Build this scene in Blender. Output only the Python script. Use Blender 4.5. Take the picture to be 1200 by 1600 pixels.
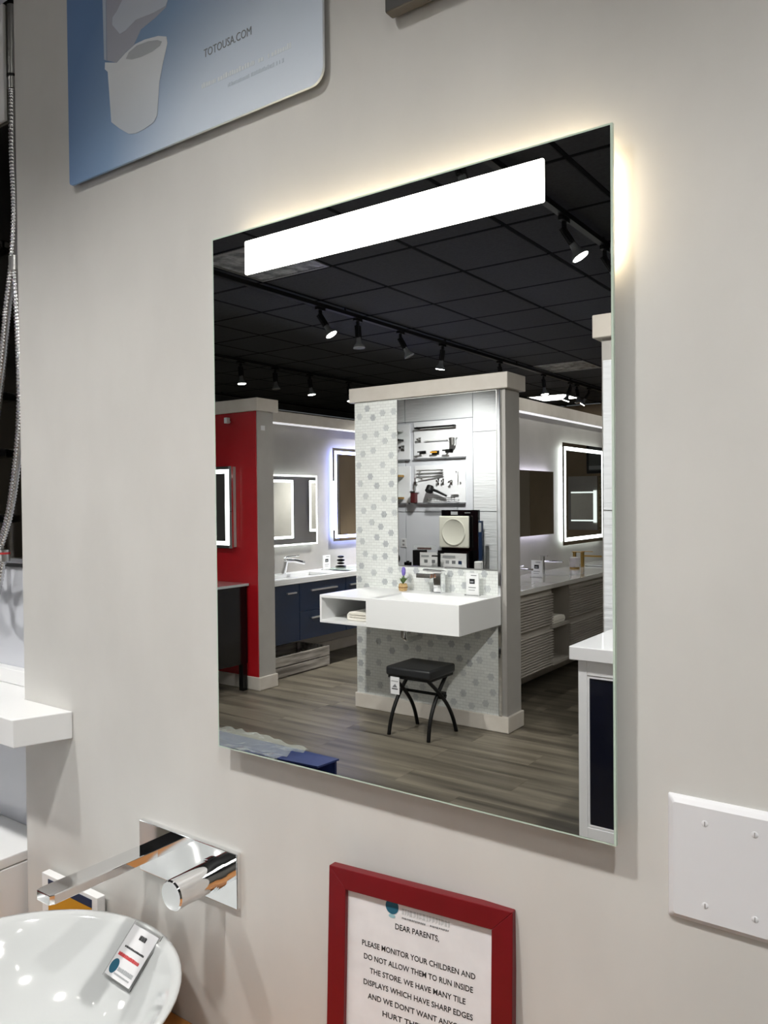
import bpy, bmesh, math, random
from mathutils import Vector, Matrix
random.seed(7)
scene = bpy.context.scene
for o in list(bpy.data.objects):
    bpy.data.objects.remove(o, do_unlink=True)
COL = scene.collection

# ------------------------------------------------------------------ camera
# X runs right along the near wall, Z up; the wall faces -Y.  The mirror's glass is the plane Y = 0,
# its lower left corner at X = 0, Z = 1.031 (a 24 x 30 inch mirror).  The showroom lies at Y < 0.
F_PX = 1226.7
YAW, PITCH, ROLL = 0.62066, -0.01458, -0.009485
cy, sy = math.cos(YAW), math.sin(YAW)
fwd = Vector((-sy * math.cos(PITCH), cy * math.cos(PITCH), math.sin(PITCH)))
rgt = Vector((cy, sy, 0))
upv = rgt.cross(fwd)
r2 = rgt * math.cos(ROLL) + upv * math.sin(ROLL)
u2 = -rgt * math.sin(ROLL) + upv * math.cos(ROLL)
cam_data = bpy.data.cameras.new('camera')
cam = bpy.data.objects.new('camera', cam_data)
COL.objects.link(cam)
M = Matrix.Identity(4)
for i in range(3):
    M[i][0], M[i][1], M[i][2] = r2[i], u2[i], -fwd[i]
M.translation = Vector((0.8928, -0.8128, 1.40))
cam.matrix_world = M
cam_data.sensor_fit = 'VERTICAL'
cam_data.sensor_height = 36.0
cam_data.lens = 36.0 * F_PX / 1600.0
cam_data.clip_start = 0.02
cam_data.clip_end = 60
scene.camera = cam

# ------------------------------------------------------------------ world, exposure
world = bpy.data.worlds.new('world')
scene.world = world
world.use_nodes = True
world.node_tree.nodes['Background'].inputs[0].default_value = (0.9, 0.95, 1.0, 1)
world.node_tree.nodes['Background'].inputs[1].default_value = 0.05
vs = scene.view_settings
vs.view_transform = 'Standard'
vs.look = 'None'
vs.gamma = 1.0
vs.use_curve_mapping = False
vs.exposure = 1.1
# strengths of the showroom's lamps and of the added fill lamps (used by their builders below)
TROFFER = 6.0
HEAD_W = 130.0
WALLHEAD_W = 40.0
BULB = 14.0

# ------------------------------------------------------------------ materials
MAT = {}


def mat(name, col=(.8, .8, .8), rough=.5, metal=0., spec=.5, emit=None, estr=0., trans=0., coat=0., ior=1.45, alpha=1.0):
    if name in MAT:
        return MAT[name]
    m = bpy.data.materials.new(name)
    m.use_nodes = True
    b = m.node_tree.nodes['Principled BSDF']
    b.inputs['Base Color'].default_value = (*col, 1)
    b.inputs['Roughness'].default_value = rough
    b.inputs['Metallic'].default_value = metal
    b.inputs['Specular IOR Level'].default_value = spec
    b.inputs['IOR'].default_value = ior
    b.inputs['Transmission Weight'].default_value = trans
    b.inputs['Coat Weight'].default_value = coat
    b.inputs['Alpha'].default_value = alpha
    if emit:
        b.inputs['Emission Color'].default_value = (*emit, 1)
        b.inputs['Emission Strength'].default_value = estr
    MAT[name] = m
    return m


def nodes(m):
    return m.node_tree.nodes, m.node_tree.links, m.node_tree.nodes['Principled BSDF']


def add_noise(m, scale=(20, 20, 20), c1=None, c2=None, bump=0., detail=4, dist=.002, lo=.35, hi=.65, coord='Object', rnd=0.):
    """noise that varies the colour (c1..c2) and / or the relief of a material"""
    N, L, b = nodes(m)
    tc = N.new('ShaderNodeTexCoord')
    mp = N.new('ShaderNodeMapping')
    mp.inputs['Scale'].default_value = scale
    L.new(tc.outputs[coord], mp.inputs[0])
    nz = N.new('ShaderNodeTexNoise')
    nz.inputs['Scale'].default_value = 1
    nz.inputs['Detail'].default_value = detail
    if rnd:
        oi = N.new('ShaderNodeObjectInfo')
        ml = N.new('ShaderNodeMath'); ml.operation = 'MULTIPLY'; ml.inputs[1].default_value = 40
        L.new(oi.outputs['Random'], ml.inputs[0])
        cx = N.new('ShaderNodeCombineXYZ')
        for k in range(3):
            L.new(ml.outputs[0], cx.inputs[k])
        L.new(cx.outputs[0], mp.inputs['Location'])
    L.new(mp.outputs[0], nz.inputs[0])
    if c1:
        r = N.new('ShaderNodeValToRGB')
        r.color_ramp.elements[0].position = lo
        r.color_ramp.elements[1].position = hi
        r.color_ramp.elements[0].color = (*c1, 1)
        r.color_ramp.elements[1].color = (*c2, 1)
        L.new(nz.outputs[0], r.inputs[0])
        out = r.outputs[0]
        if rnd:
            hv = N.new('ShaderNodeHueSaturation')
            mr = N.new('ShaderNodeMapRange')
            mr.inputs[3].default_value = 1 - rnd
            mr.inputs[4].default_value = 1 + rnd
            L.new(oi.outputs['Random'], mr.inputs[0])
            L.new(mr.outputs[0], hv.inputs['Value'])
            L.new(out, hv.inputs['Color'])
            out = hv.outputs[0]
        L.new(out, b.inputs['Base Color'])
    if bump:
        bp = N.new('ShaderNodeBump')
        bp.inputs['Strength'].default_value = bump
        bp.inputs['Distance'].default_value = dist
        L.new(nz.outputs[0], bp.inputs['Height'])
        L.new(bp.outputs[0], b.inputs['Normal'])
    return m


def s2l(*c):
    return tuple((v / 12.92 if v <= .04045 else ((v + .055) / 1.055) ** 2.4) for v in [x / 255 for x in c])


wall_paint = add_noise(mat('wall_paint', s2l(206, 205, 201), .45), (9, 9, 5), s2l(204, 203, 199), s2l(209, 208, 204), .12, 5, .004)
grey_paint = add_noise(mat('grey_paint', s2l(170, 167, 162), .5), (6, 6, 6), s2l(167, 164, 159), s2l(173, 170, 165), .05)
trim_paint = add_noise(mat('trim_paint', s2l(205, 198, 188), .45), (8, 8, 8), s2l(200, 193, 183), s2l(208, 202, 193), .05)
red_panel = add_noise(mat('red_panel', s2l(172, 26, 34), .22, coat=.4), (3, 3, 3), s2l(165, 23, 31), s2l(176, 28, 36))
dark_wall = mat('dark_wall', s2l(70, 68, 66), .8)
brown_wall = add_noise(mat('brown_wall', s2l(150, 132, 108), .7), (2, 2, 1), s2l(142, 124, 100), s2l(156, 138, 114))
ceil_tile_m = add_noise(mat('black_ceiling_tile', s2l(50, 51, 54), .9), (60, 60, 60), s2l(47, 48, 51), s2l(54, 55, 58), .4, 3, .003)
black_metal = mat('black_metal', s2l(14, 14, 15), .45, .3)
black_paint = mat('black_paint', s2l(10, 10, 12), .5)
black_gloss = mat('black_gloss', s2l(8, 8, 10), .16)
chrome = mat('chrome', (.86, .87, .88), .06, 1.)
brushed = mat('brushed_steel', (.62, .62, .61), .28, 1.)
hose_steel = mat('hose_steel', (.66, .66, .66), .22, 1.)
gold = mat('brushed_gold', s2l(186, 150, 88), .28, 1.)
mirror_m = mat('mirror_silver', (.93, .945, .935), .0, 1.)
mirror_far = mat('mirror_far', (.88, .89, .88), .01, 1.)
glass_edge = mat('glass_edge', s2l(196, 214, 200), .12, spec=.7, coat=.5)
porcelain = mat('porcelain', s2l(208, 211, 211), .08, spec=.6, coat=.6)
solid_white = mat('solid_white', s2l(240, 241, 241), .3)
lacquer_white = mat('white_lacquer', s2l(238, 239, 242), .25, coat=.3)
white_plastic = mat('white_plastic', s2l(222, 223, 226), .32)
navy = mat('navy_lacquer', s2l(4, 29, 58), .3, coat=.3)
navy_dark = mat('navy_panel', s2l(6, 10, 28), .25, coat=.3)
taupe = mat('taupe_wood', s2l(168, 162, 154), .45)
stone_top = mat('stone_top', s2l(205, 203, 198), .12, coat=.4)
acrylic = mat('clear_acrylic', (1, 1, 1), .03, trans=1., ior=1.3)
film = mat('clear_film', (.82, .88, .80), .07, spec=1., coat=1., alpha=.13)
glass_clear = mat('clear_glass', (.97, .99, .98), .02, trans=1., ior=1.45)
paper = add_noise(mat('paper', s2l(226, 226, 228), .7), (30, 30, 30), s2l(222, 222, 224), s2l(229, 229, 231))
ink = mat('ink_black', s2l(34, 34, 36), .7)
ink_grey = mat('ink_grey', s2l(120, 122, 124), .7)
ink_lightgrey = mat('ink_lightgrey', s2l(165, 168, 170), .7)
ink_red = mat('ink_red', s2l(196, 52, 56), .7)
ink_teal = mat('ink_teal', s2l(30, 92, 116), .7)
ink_white = mat('ink_white', s2l(226, 234, 240), .6)
ink_textgrey = mat('ink_textgrey', s2l(128, 134, 140), .6)
frame_red = add_noise(mat('red_frame', s2l(112, 9, 21), .4), (20, 20, 20), s2l(108, 8, 19), s2l(116, 10, 23))
wood_orange = add_noise(mat('orange_wood', s2l(176, 116, 56), .4), (3, 30, 30), s2l(160, 100, 44), s2l(188, 128, 66))
leather = add_noise(mat('black_leather', s2l(34, 35, 37), .38), (60, 60, 60), bump=.15, dist=.002)
towel_m = add_noise(mat('white_towel', s2l(232, 228, 218), .9), (120, 120, 120), bump=.6, dist=.003)
carton_blue = add_noise(mat('blue_carton', s2l(30, 46, 92), .45), (6, 6, 6), s2l(28, 42, 86), s2l(34, 50, 98))
carton_inside = mat('carton_inside', s2l(20, 22, 30), .8)
lens_off = add_noise(mat('prismatic_lens', s2l(150, 152, 152), .25, spec=.6), (14, 14, 14), s2l(120, 122, 124), s2l(178, 180, 180), .6, 3, .02)
lens_on = mat('lit_lens', (1, 1, 1), .4, emit=(1.0, .97, .92), estr=TROFFER)
bulb_on = mat('lit_bulb', (1, 1, 1), .3, emit=(1.0, .96, .88), estr=BULB)
bulb_off = mat('bulb_glass', s2l(150, 154, 156), .12, spec=.7, metal=.4)
led_bar = mat('led_bar', (1, 1, 1), .3, emit=(1.0, .965, .90), estr=3.2)
led_warm = mat('led_warm', (1, 1, 1), .4, emit=(1.0, .80, .52), estr=13.0)
led_white = mat('led_white', (1, 1, 1), .4, emit=(.93, 1.0, .98), estr=2.7)
led_cool = mat('led_cool', (1, 1, 1), .4, emit=(.30, .36, 1.0), estr=9)
led_lav = mat('led_lavender', (1, 1, 1), .4, emit=(.80, .77, 1.0), estr=6.0)
led_strip_m = mat('led_strip', (1, 1, 1), .4, emit=(.95, .93, 1.0), estr=.26)
leaf_m = mat('leaf_green', s2l(86, 112, 62), .6)
flower_m = mat('lavender_flower', s2l(128, 112, 196), .7)
pot_m = add_noise(mat('woven_pot', s2l(196, 166, 116), .8), (80, 80, 200), s2l(176, 144, 96), s2l(212, 184, 134), .5)
plate_cream = mat('cream_plate', s2l(226, 226, 214), .3)
yellow_card = mat('yellow_card', s2l(206, 146, 24), .5)
navy_card = mat('navy_card', s2l(22, 44, 78), .5)
orange_card = mat('orange_card', s2l(190, 92, 40), .5)
bottle_amber = mat('bottle_dark_red', s2l(84, 36, 38), .3)
grout = mat('grout', s2l(122, 124, 126), .9)
wave_tile = add_noise(mat('wave_tile', s2l(216, 219, 222), .12, coat=.5), (5, 5, 46), bump=.55, dist=.012, detail=2)
plain_tile = add_noise(mat('plain_tile', s2l(212, 215, 222), .18, coat=.3), (2, 2, 2), s2l(208, 211, 218), s2l(216, 219, 226))
board_m = mat('white_board', s2l(232, 234, 238), .35)
ledger = add_noise(mat('ledger_stone', s2l(140, 132, 104), .8), (6, 6, 40), s2l(104, 98, 76), s2l(172, 164, 134), .8, 3, .02)
grey_crate = add_noise(mat('weathered_wood', s2l(150, 144, 136), .8), (30, 3, 30), s2l(110, 104, 98), s2l(176, 170, 162), .3)
bronze_panel = mat('bronze_panel', s2l(112, 108, 100), .12, 1.)
rosette_a = mat('rosette_grey', s2l(200, 204, 204), .3)
rosette_b = mat('rosette_dark', s2l(186, 190, 192), .3)
screen_m = mat('dark_screen', s2l(96, 100, 98), .15)

# mosaic: small white chips laid in rows, with pale joints
mosaic = mat('white_mosaic', s2l(222, 224, 220), .25)
N, L, b = nodes(mosaic)
tc = N.new('ShaderNodeTexCoord'); mp = N.new('ShaderNodeMapping')
mp.inputs['Rotation'].default_value = (math.radians(90), 0, 0)
L.new(tc.outputs['Object'], mp.inputs[0])
bk = N.new('ShaderNodeTexBrick')
bk.inputs['Color1'].default_value = (*s2l(234, 237, 234), 1)
bk.inputs['Color2'].default_value = (*s2l(226, 229, 226), 1)
bk.inputs['Mortar'].default_value = (*s2l(212, 215, 212), 1)
bk.inputs['Scale'].default_value = 1
bk.inputs['Brick Width'].default_value = .042
bk.inputs['Row Height'].default_value = .019
bk.inputs['Mortar Size'].default_value = .0016
L.new(mp.outputs[0], bk.inputs[0])
L.new(bk.outputs[0], b.inputs['Base Color'])

# floor planks: grey brown vinyl, long grain, each plank a little different
plank_m = mat('grey_oak_plank', s2l(120, 112, 100), .42)
add_noise(plank_m, (.9, 13, 13), s2l(66, 61, 53), s2l(142, 134, 118), .08, 7, .002, 0.26, .76, rnd=.12)
floor_base_m = mat('floor_base', s2l(50, 46, 41), .6)

# poster print: soft blue backdrop that pales to the right
poster_m = mat('poster_print', s2l(150, 175, 205), .55)
N, L, b = nodes(poster_m)
tc = N.new('ShaderNodeTexCoord'); mp = N.new('ShaderNodeMapping')
mp.inputs['Location'].default_value = (-.16, 0, -2.14)
mp.inputs['Scale'].default_value = (1.0, 0.001, 1.15)
L.new(tc.outputs['Object'], mp.inputs[0])
ln = N.new('ShaderNodeVectorMath'); ln.operation = 'LENGTH'
L.new(mp.outputs[0], ln.inputs[0])
rp = N.new('ShaderNodeValToRGB')
e = rp.color_ramp.elements
e[0].position = .10; e[0].color = (*s2l(224, 233, 243), 1)
e[1].position = .62; e[1].color = (*s2l(104, 136, 180), 1)
x = e.new(.28); x.color = (*s2l(206, 219, 234), 1)
x = e.new(.45); x.color = (*s2l(142, 170, 204), 1)
L.new(ln.outputs['Value'], rp.inputs[0])
L.new(rp.outputs[0], b.inputs['Base Color'])


def print_mat(name, ctop, cbot, z0, z1):
    m = mat(name, ctop, .3)
    N, L, b = nodes(m)
    tc = N.new('ShaderNodeTexCoord'); sp = N.new('ShaderNodeSeparateXYZ'); mr = N.new('ShaderNodeMapRange'); rp = N.new('ShaderNodeValToRGB')
    L.new(tc.outputs['Object'], sp.inputs[0]); L.new(sp.outputs[2], mr.inputs[0])
    mr.inputs[1].default_value = z0; mr.inputs[2].default_value = z1
    rp.color_ramp.elements[0].color = (*cbot, 1); rp.color_ramp.elements[1].color = (*ctop, 1)
    L.new(mr.outputs[0], rp.inputs[0]); L.new(rp.outputs[0], b.inputs['Base Color'])
    return m


# ------------------------------------------------------------------ mesh helpers
class MB:
    """collects solids into one mesh.  room=True takes depth measured from the mirror plane into the showroom."""

    def __init__(self, room=False):
        self.v, self.f, self.room = [], [], room

    def P(self, p):
        return (p[0], -p[1], p[2]) if self.room else tuple(p)

    def add(self, vs, fs):
        n = len(self.v)
        self.v += [self.P(p) for p in vs]
        self.f += [tuple(i + n for i in f) for f in fs]
        return self

    def box(self, x0, x1, y0, y1, z0, z1):
        return self.add([(x0, y0, z0), (x1, y0, z0), (x1, y1, z0), (x0, y1, z0), (x0, y0, z1), (x1, y0, z1), (x1, y1, z1), (x0, y1, z1)],
                        [(0, 3, 2, 1), (4, 5, 6, 7), (0, 1, 5, 4), (1, 2, 6, 5), (2, 3, 7, 6), (3, 0, 4, 7)])

    def prism(self, base, vec):
        n = len(base)
        top = [(p[0] + vec[0], p[1] + vec[1], p[2] + vec[2]) for p in base]
        return self.add(list(base) + top, [tuple(range(n))[::-1], tuple(range(n, 2 * n))] + [(i, (i + 1) % n, n + (i + 1) % n, n + i) for i in range(n)])

    def cyl(self, p0, p1, r0, r1=None, n=20, cap=True):
        return self.tube([p0, p1], [r0, r0 if r1 is None else r1], n, cap)

    def tube(self, pts, r, n=12, cap=True):
        pts = [Vector(p) for p in pts]
        rs = r if isinstance(r, (list, tuple)) else [r] * len(pts)
        vs, fs = [], []
        ref = None
        for i, p in enumerate(pts):
            d = (pts[min(i + 1, len(pts) - 1)] - pts[max(i - 1, 0)]).normalized()
            if ref is None:
                ref = Vector((0, 0, 1)) if abs(d.z) < .9 else Vector((1, 0, 0))
            a = d.cross(ref).normalized(); bb = a.cross(d).normalized()
            ref = bb
            for k in range(n):
                t = 2 * math.pi * k / n
                vs.append(tuple(p + (a * math.cos(t) + bb * math.sin(t)) * rs[i]))
        for i in range(len(pts) - 1):
            for k in range(n):
                fs.append((i * n + k, i * n + (k + 1) % n, (i + 1) * n + (k + 1) % n, (i + 1) * n + k))
        if cap:
            fs.append(tuple(range(n))[::-1]); fs.append(tuple(range((len(pts) - 1) * n, len(pts) * n)))
        return self.add(vs, fs)

    def lathe(self, prof, c=(0, 0, 0), n=32, sx=1., sy_=1., closed=False):
        vs, fs = [], []
        for r, z in prof:
            for k in range(n):
                t = 2 * math.pi * k / n
                vs.append((c[0] + r * sx * math.cos(t), c[1] + r * sy_ * math.sin(t), c[2] + z))
        m = len(prof)
        for i in range(m - 1):
            for k in range(n):
                fs.append((i * n + k, i * n + (k + 1) % n, (i + 1) * n + (k + 1) % n, (i + 1) * n + k))
        if closed:
            for k in range(n):
                fs.append(((m - 1) * n + k, (m - 1) * n + (k + 1) % n, (k + 1) % n, k))
        else:
            fs.append(tuple(range(n))[::-1]); fs.append(tuple(range((m - 1) * n, m * n)))
        return self.add(vs, fs)

    def ball(self, c, rx, ry, rz, n=14, m=8):
        prof = [(math.sin(math.pi * (i + .5) / m), -math.cos(math.pi * (i + .5) / m)) for i in range(m)]
        vs = self.lathe([(max(a, .02), b_) for a, b_ in prof], (0, 0, 0), n).v[-n * m:] if False else None
        t = MB(); t.lathe([(a, b_) for a, b_ in prof], (0, 0, 0), n)
        return self.add([(c[0] + p[0] * rx, c[1] + p[1] * ry, c[2] + p[2] * rz) for p in t.v], t.f)

    def build(self, name, material, parent=None, bevel=0., smooth=False, seg=2, angle=35, subsurf=0):
        me = bpy.data.meshes.new(name)
        me.from_pydata(self.v, [], self.f)
        bm = bmesh.new(); bm.from_mesh(me)
        bmesh.ops.recalc_face_normals(bm, faces=bm.faces)
        bm.to_mesh(me); bm.free()
        me.materials.append(material)
        o = bpy.data.objects.new(name, me)
        COL.objects.link(o)
        if smooth:
            for p in me.polygons:
                p.use_smooth = True
            if smooth != 'all':
                me.set_sharp_from_angle(angle=math.radians(angle))
        if bevel:
            bv = o.modifiers.new('bevel', 'BEVEL')
            bv.width = bevel; bv.segments = seg; bv.limit_method = 'ANGLE'; bv.angle_limit = math.radians(40)
        if subsurf:
            ss = o.modifiers.new('subsurf', 'SUBSURF'); ss.levels = subsurf; ss.render_levels = subsurf
        if parent:
            attach(o, parent)
        return o


def world_mat(o):
    m = o.matrix_basis.copy()
    if o.parent:
        m = world_mat(o.parent) @ o.matrix_parent_inverse @ m
    return m


def attach(o, parent):
    o.parent = parent
    o.matrix_parent_inverse = world_mat(parent).inverted()


def V(*p):
    return MB(room=True)


def thing(name, label, cat, loc, group=None, room=True):
    o = bpy.data.objects.new(name, None)
    o.empty_display_size = .05
    COL.objects.link(o)
    o.location = (loc[0], -loc[1], loc[2]) if room else loc
    tag(o, label, cat, group)
    return o


def tag(o, label, cat, group=None, kind=None):
    o['label'] = label
    o['category'] = cat
    if group:
        o['group'] = group
    if kind:
        o['kind'] = kind
    return o


def copy_tree(o, parent=None):
    c = o.copy()
    COL.objects.link(c)
    if parent:
        c.parent = parent
        c.matrix_parent_inverse = o.matrix_parent_inverse.copy()
    for ch in [k for k in bpy.data.objects if k.parent == o and k.type != 'LIGHT']:
        copy_tree(ch, c)
    return c


def text(name, body, size, loc, material, parent, xdir=(1, 0, 0), ydir=(0, 0, 1), align='CENTER', width=None, bold=0.0, label=None):
    cu = bpy.data.curves.new(name, 'FONT')
    cu.body = body; cu.size = size; cu.align_x = align; cu.align_y = 'CENTER'; cu.extrude = .00015
    cu.offset = bold; cu.resolution_u = 3
    t = bpy.data.objects.new(name + '_tmp', cu)
    COL.objects.link(t)
    bpy.context.view_layer.update()
    dg = bpy.context.evaluated_depsgraph_get()
    me = bpy.data.meshes.new_from_object(t.evaluated_get(dg))
    bpy.data.objects.remove(t, do_unlink=True)
    bpy.data.curves.remove(cu)
    xs = [v.co.x for v in me.vertices]
    k = width / (max(xs) - min(xs)) if width else 1.
    xd, yd = Vector(xdir).normalized(), Vector(ydir).normalized()
    nd = xd.cross(yd)
    l = Vector(loc)
    for v in me.vertices:
        v.co = l + xd * v.co.x * k + yd * v.co.y + nd * v.co.z
    me.materials.clear(); me.materials.append(material)
    o = bpy.data.objects.new(name, me)
    COL.objects.link(o)
    attach(o, parent)
    return o


# ================================================================== THE SETTING
WALL_Y = .025           # face of the painted wall (Y); the mirror glass stands 25 mm in front of it
REC_Y = .10             # face of the recessed display wall to the left
CORNER_X = -.58
CEIL = 2.90
XL, XR, YB = -8.0, 4.0, 11.3

w = MB().box(CORNER_X, XR, WALL_Y, .30, 0, CEIL).build('wall_front', wall_paint, bevel=.003)
tag(w, 'pale greige painted wall carrying the lit mirror and the faucet', 'wall', kind='structure')
w = MB().box(XL, CORNER_X, REC_Y + .008, .30, 0, CEIL).build('wall_recess', grout)
tag(w, 'white tiled display wall set back to the left of the painted wall', 'wall', kind='structure')
wall_recess = w
w = V().box(XL, XR, YB, YB + .1, 0, CEIL).build('wall_back', brown_wall)
tag(w, 'brown far wall of the showroom seen only in reflections', 'wall', kind='structure')
w = V().box(XL - .1, XL, -.3, YB, 0, CEIL).build('wall_left', grey_paint)
tag(w, 'grey side wall at the far left of the showroom', 'wall', kind='structure')
w = V().box(XR, XR + .1, -.3, YB, 0, CEIL).build('wall_right', grey_paint)
tag(w, 'grey side wall at the far right of the showroom', 'wall', kind='structure')

floor = V().box(XL, XR, -.3, YB, -.08, -.004).build('floor', floor_base_m)
tag(floor, 'grey brown wood plank floor of the showroom', 'floor', kind='structure')
pw, pl = .1905, 1.22
plank_me = None
row = 0
yy = 1.25
while yy < 6.6:
    off = random.random() * pl
    xx = -6.3 + off - pl
    while xx < .6:
        if plank_me is None:
            o = V().box(0, pl - .0007, 0, pw - .0007, -.004, 0).build('plank', plank_m, floor)
            plank_me = o.data
        else:
            o = bpy.data.objects.new('plank', plank_me)
            COL.objects.link(o)
            o.parent = floor
        o.location = (xx, -yy, 0)
        xx += pl
    yy += pw
    row += 1
o = MB(room=True).box(XL, -7.52, -.1, YB, -.004, 0).box(1.82, XR, -.1, YB, -.004, 0).box(-7.52, 1.82, -.1, 1.25, -.004, 0).box(-7.52, 1.82, yy, YB, -.004, 0).build('plank_field', plank_m, floor)
o['kind'] = 'stuff'

ceiling = V().box(XL, XR, -.3, YB, CEIL + .012, CEIL + .1).build('ceiling', ceil_tile_m)
tag(ceiling, 'black suspended tile ceiling of the showroom', 'ceiling', kind='structure')
G = .6096
GX0, GY0 = -2.895 - 7 * G, 3.09 - 3 * G
NX, NY = 13, 17
lights_cells = {(7, 2): 'off', (7, 10): 'off', (5, 14): 'on'}
tile_me = None
for i in range(NX):
    for j in range(NY):
        if (i, j) in lights_cells or GY0 + (j + 1) * G > YB:
            continue
        if tile_me is None:
            o = V().box(.013, G - .013, .013, G - .013, CEIL - .004, CEIL + .011).build('ceiling_tile', ceil_tile_m, ceiling, bevel=.003, seg=1)
            tile_me = o
        else:
            o = tile_me.copy()
            COL.objects.link(o)
        o.location = (GX0 + i * G, -(GY0 + j * G), 0)
g = V()
for i in range(NX + 1):
    x0 = GX0 + i * G
    g.box(x0 - .011, x0 + .011, GY0, YB, CEIL - .002, CEIL + .012)
for j in range(NY + 1):
    y0 = GY0 + j * G
    if y0 < YB:
        g.box(GX0, GX0 + NX * G, y0 - .011, y0 + .011, CEIL - .003, CEIL + .011)
g.build('ceiling_grid', mat('grid_black', s2l(22, 22, 24), .95, spec=.1), ceiling)


# tiles of the recessed display wall (seen in the column's mirror)
def wall_tiles(rects, material, name='wall_tile'):
    for (x0, x1, z0, z1) in rects:
        MB().box(x0 + .004, x1 - .004, REC_Y, REC_Y + .012, z0 + .004, z1 - .004).build(name, material, wall_recess, bevel=.002, seg=1)


xs_t = [-7.1, -6.2, -5.2, -4.30, -3.39, -2.78, -2.17, -1.56, -.95, CORNER_X]
for k in range(len(xs_t) - 1):
    a, b_ = xs_t[k], xs_t[k + 1]
    if k in (2, 3):
        wall_tiles([(a, b_, 2.318, CEIL)], wave_tile)
        wall_tiles([(a, b_, .02, 1.262), (a, b_, 1.262, 2.318)], plain_tile)
    elif k == 4:
        wall_tiles([(a, b_, 2.154, CEIL), (a, b_, 1.268, 2.154), (a, b_, .02, 1.268)], wave_tile)
    else:
        wall_tiles([(a, b_, 2.154, CEIL), (a, b_, 1.268, 2.154), (a, b_, .02, 1.268)], plain_tile)


# -------------------------------------------------- partitions
def partition(name, label, x0, x1, y0, y1, face, ztop=2.155, caph=.095, over=.045, base=True, capmat=None):
    w = V().box(x0, x1, y0, y1, 0, ztop - caph + .002).build(name, face)
    tag(w, label, 'wall', kind='structure')
    V().box(x0 - over, x1 + over, y0 - over, y1 + over, ztop - caph, ztop).build('cap', capmat or trim_paint, w, bevel=.004)
    if base:
        V().box(x0 - .014, x1 + .014, y0 - .014, y1 + .014, 0.001, .10).build('baseboard', trim_paint, w, bevel=.006)
    return w


COLX0, COLX1, COLY = -2.36, -1.235, 3.412
col_w = partition('wall_center', 'tall white mosaic end wall carrying the wall hung basin and frameless mirror', COLX0, COLX1, COLY, 3.60, grey_paint, over=.03)
V().box(COLX0 + .004, -1.285, COLY - .010, COLY + .002, .10, 2.058).build('mosaic_face', mosaic, col_w)
V().box(-1.285, -1.262, COLY - .016, COLY + .002, .10, 2.058).build('corner_trim', chrome, col_w, bevel=.003)
# rosettes of darker chips set in the mosaic
ros_me = {}
for kind in ('a', 'b'):
    m = V()
    for k in range(7):
        t = k * math.pi / 3
        c = (0, 0) if k == 6 else (.0155 * math.cos(t), .0155 * math.sin(t))
        m.prism([(c[0] + .0085 * math.cos(q * math.pi / 3 + .5), 0, c[1] + .0085 * math.sin(q * math.pi / 3 + .5)) for q in range(6)], (0, .004, 0))
    o = m.build('mosaic_rosette', rosette_a if kind == 'a' else rosette_b)
    ros_me[kind] = o
placed = []
tries = 0
while len(placed) < 150 and tries < 6000:
    tries += 1
    x = random.uniform(COLX0 + .03, -1.31); z = random.uniform(.13, 2.02)
    if -2.03 < x < -1.27 and .955 < z < 2.07:
        continue
    if any((x - p[0]) ** 2 + (z - p[1]) ** 2 < .075 ** 2 for p in placed):
        continue
    placed.append((x, z))
for i, (x, z) in enumerate(placed):
    src = ros_me['a' if i % 3 else 'b']
    if i < 2:
        o = ros_me['b' if i == 0 else 'a']
    else:
        o = src.copy(); COL.objects.link(o)
    o.location = (x, -(COLY - .0125), z)
    o.parent = col_w

# spine wall behind the column (right face carries two mirrors, left face faces the blue vanity)
spine = partition('wall_spine', 'grey partition running back from the mosaic end wall', -1.85, -1.72, 3.60, 9.2, grey_paint, over=.05)
V().box(-1.688, -1.676, 3.66, 9.1, 2.045, 2.06).build('light_strip', led_strip_m, spine)
lw = partition('wall_aisle_left', 'grey partition with backlit mirrors above the blue vanity', -3.92, -3.78, 3.54, 9.2, grey_paint, ztop=2.165, over=.09)
V().box(-3.706, -3.694, 3.56, 9.1, 2.055, 2.07).build('light_strip', led_strip_m, lw)
redw = partition('wall_red', 'glossy red end wall with grey side face and pale cap', -5.6, -3.235, 3.36, 3.53, grey_paint, ztop=2.165, over=.03)
V().box(-5.59, -3.240, 3.352, 3.362, .10, 2.07).build('red_panel', red_panel, redw)
V().box(-3.2349, -3.231, 3.40, 3.44, 1.93, 1.965).build('paper_note', paper, redw)
# right hand tiled partition, cut by the mirror's edge
rw = partition('wall_tiled_right', 'narrow end wall faced with pale wavy tiles beside the white cabinet', -.262, .95, 2.36, 2.52, grey_paint, base=True, over=.03)
zt = .11
for hgt in (.62, .62, .62):
    for a, b_ in ((-.258, .345), (.345, .945)):
        V().box(a + .002, b_ - .002, 2.35, 2.361, zt + .002, min(zt + hgt, 2.06) - .002).build('wall_tile', wave_tile, rw, bevel=.002, seg=1)
    zt += hgt

# ================================================================== CEILING LIGHTS


def troffer(cell, lit, label):
    i, j = cell
    x0, y0 = GX0 + i * G, GY0 + j * G
    t = thing('ceiling_light', label, 'light', (x0 + G / 2, y0 + G / 2, CEIL), 'square ceiling light panels')
    m = V()
    for (a, b_, c, d) in ((.012, G - .012, .012, .035), (.012, G - .012, G - .035, G - .012), (.012, .035, .035, G - .035), (G - .035, G - .012, .035, G - .035)):
        m.box(x0 + a, x0 + b_, y0 + c, y0 + d, CEIL - .008, CEIL + .010)
    m.build('frame', lacquer_white if lit else mat('grey_frame', s2l(120, 120, 120), .5), t)
    V().box(x0 + .035, x0 + G - .035, y0 + .035, y0 + G - .035, CEIL - .004, CEIL + .006).build('lens', lens_on if lit else lens_off, t)
    return t


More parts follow.
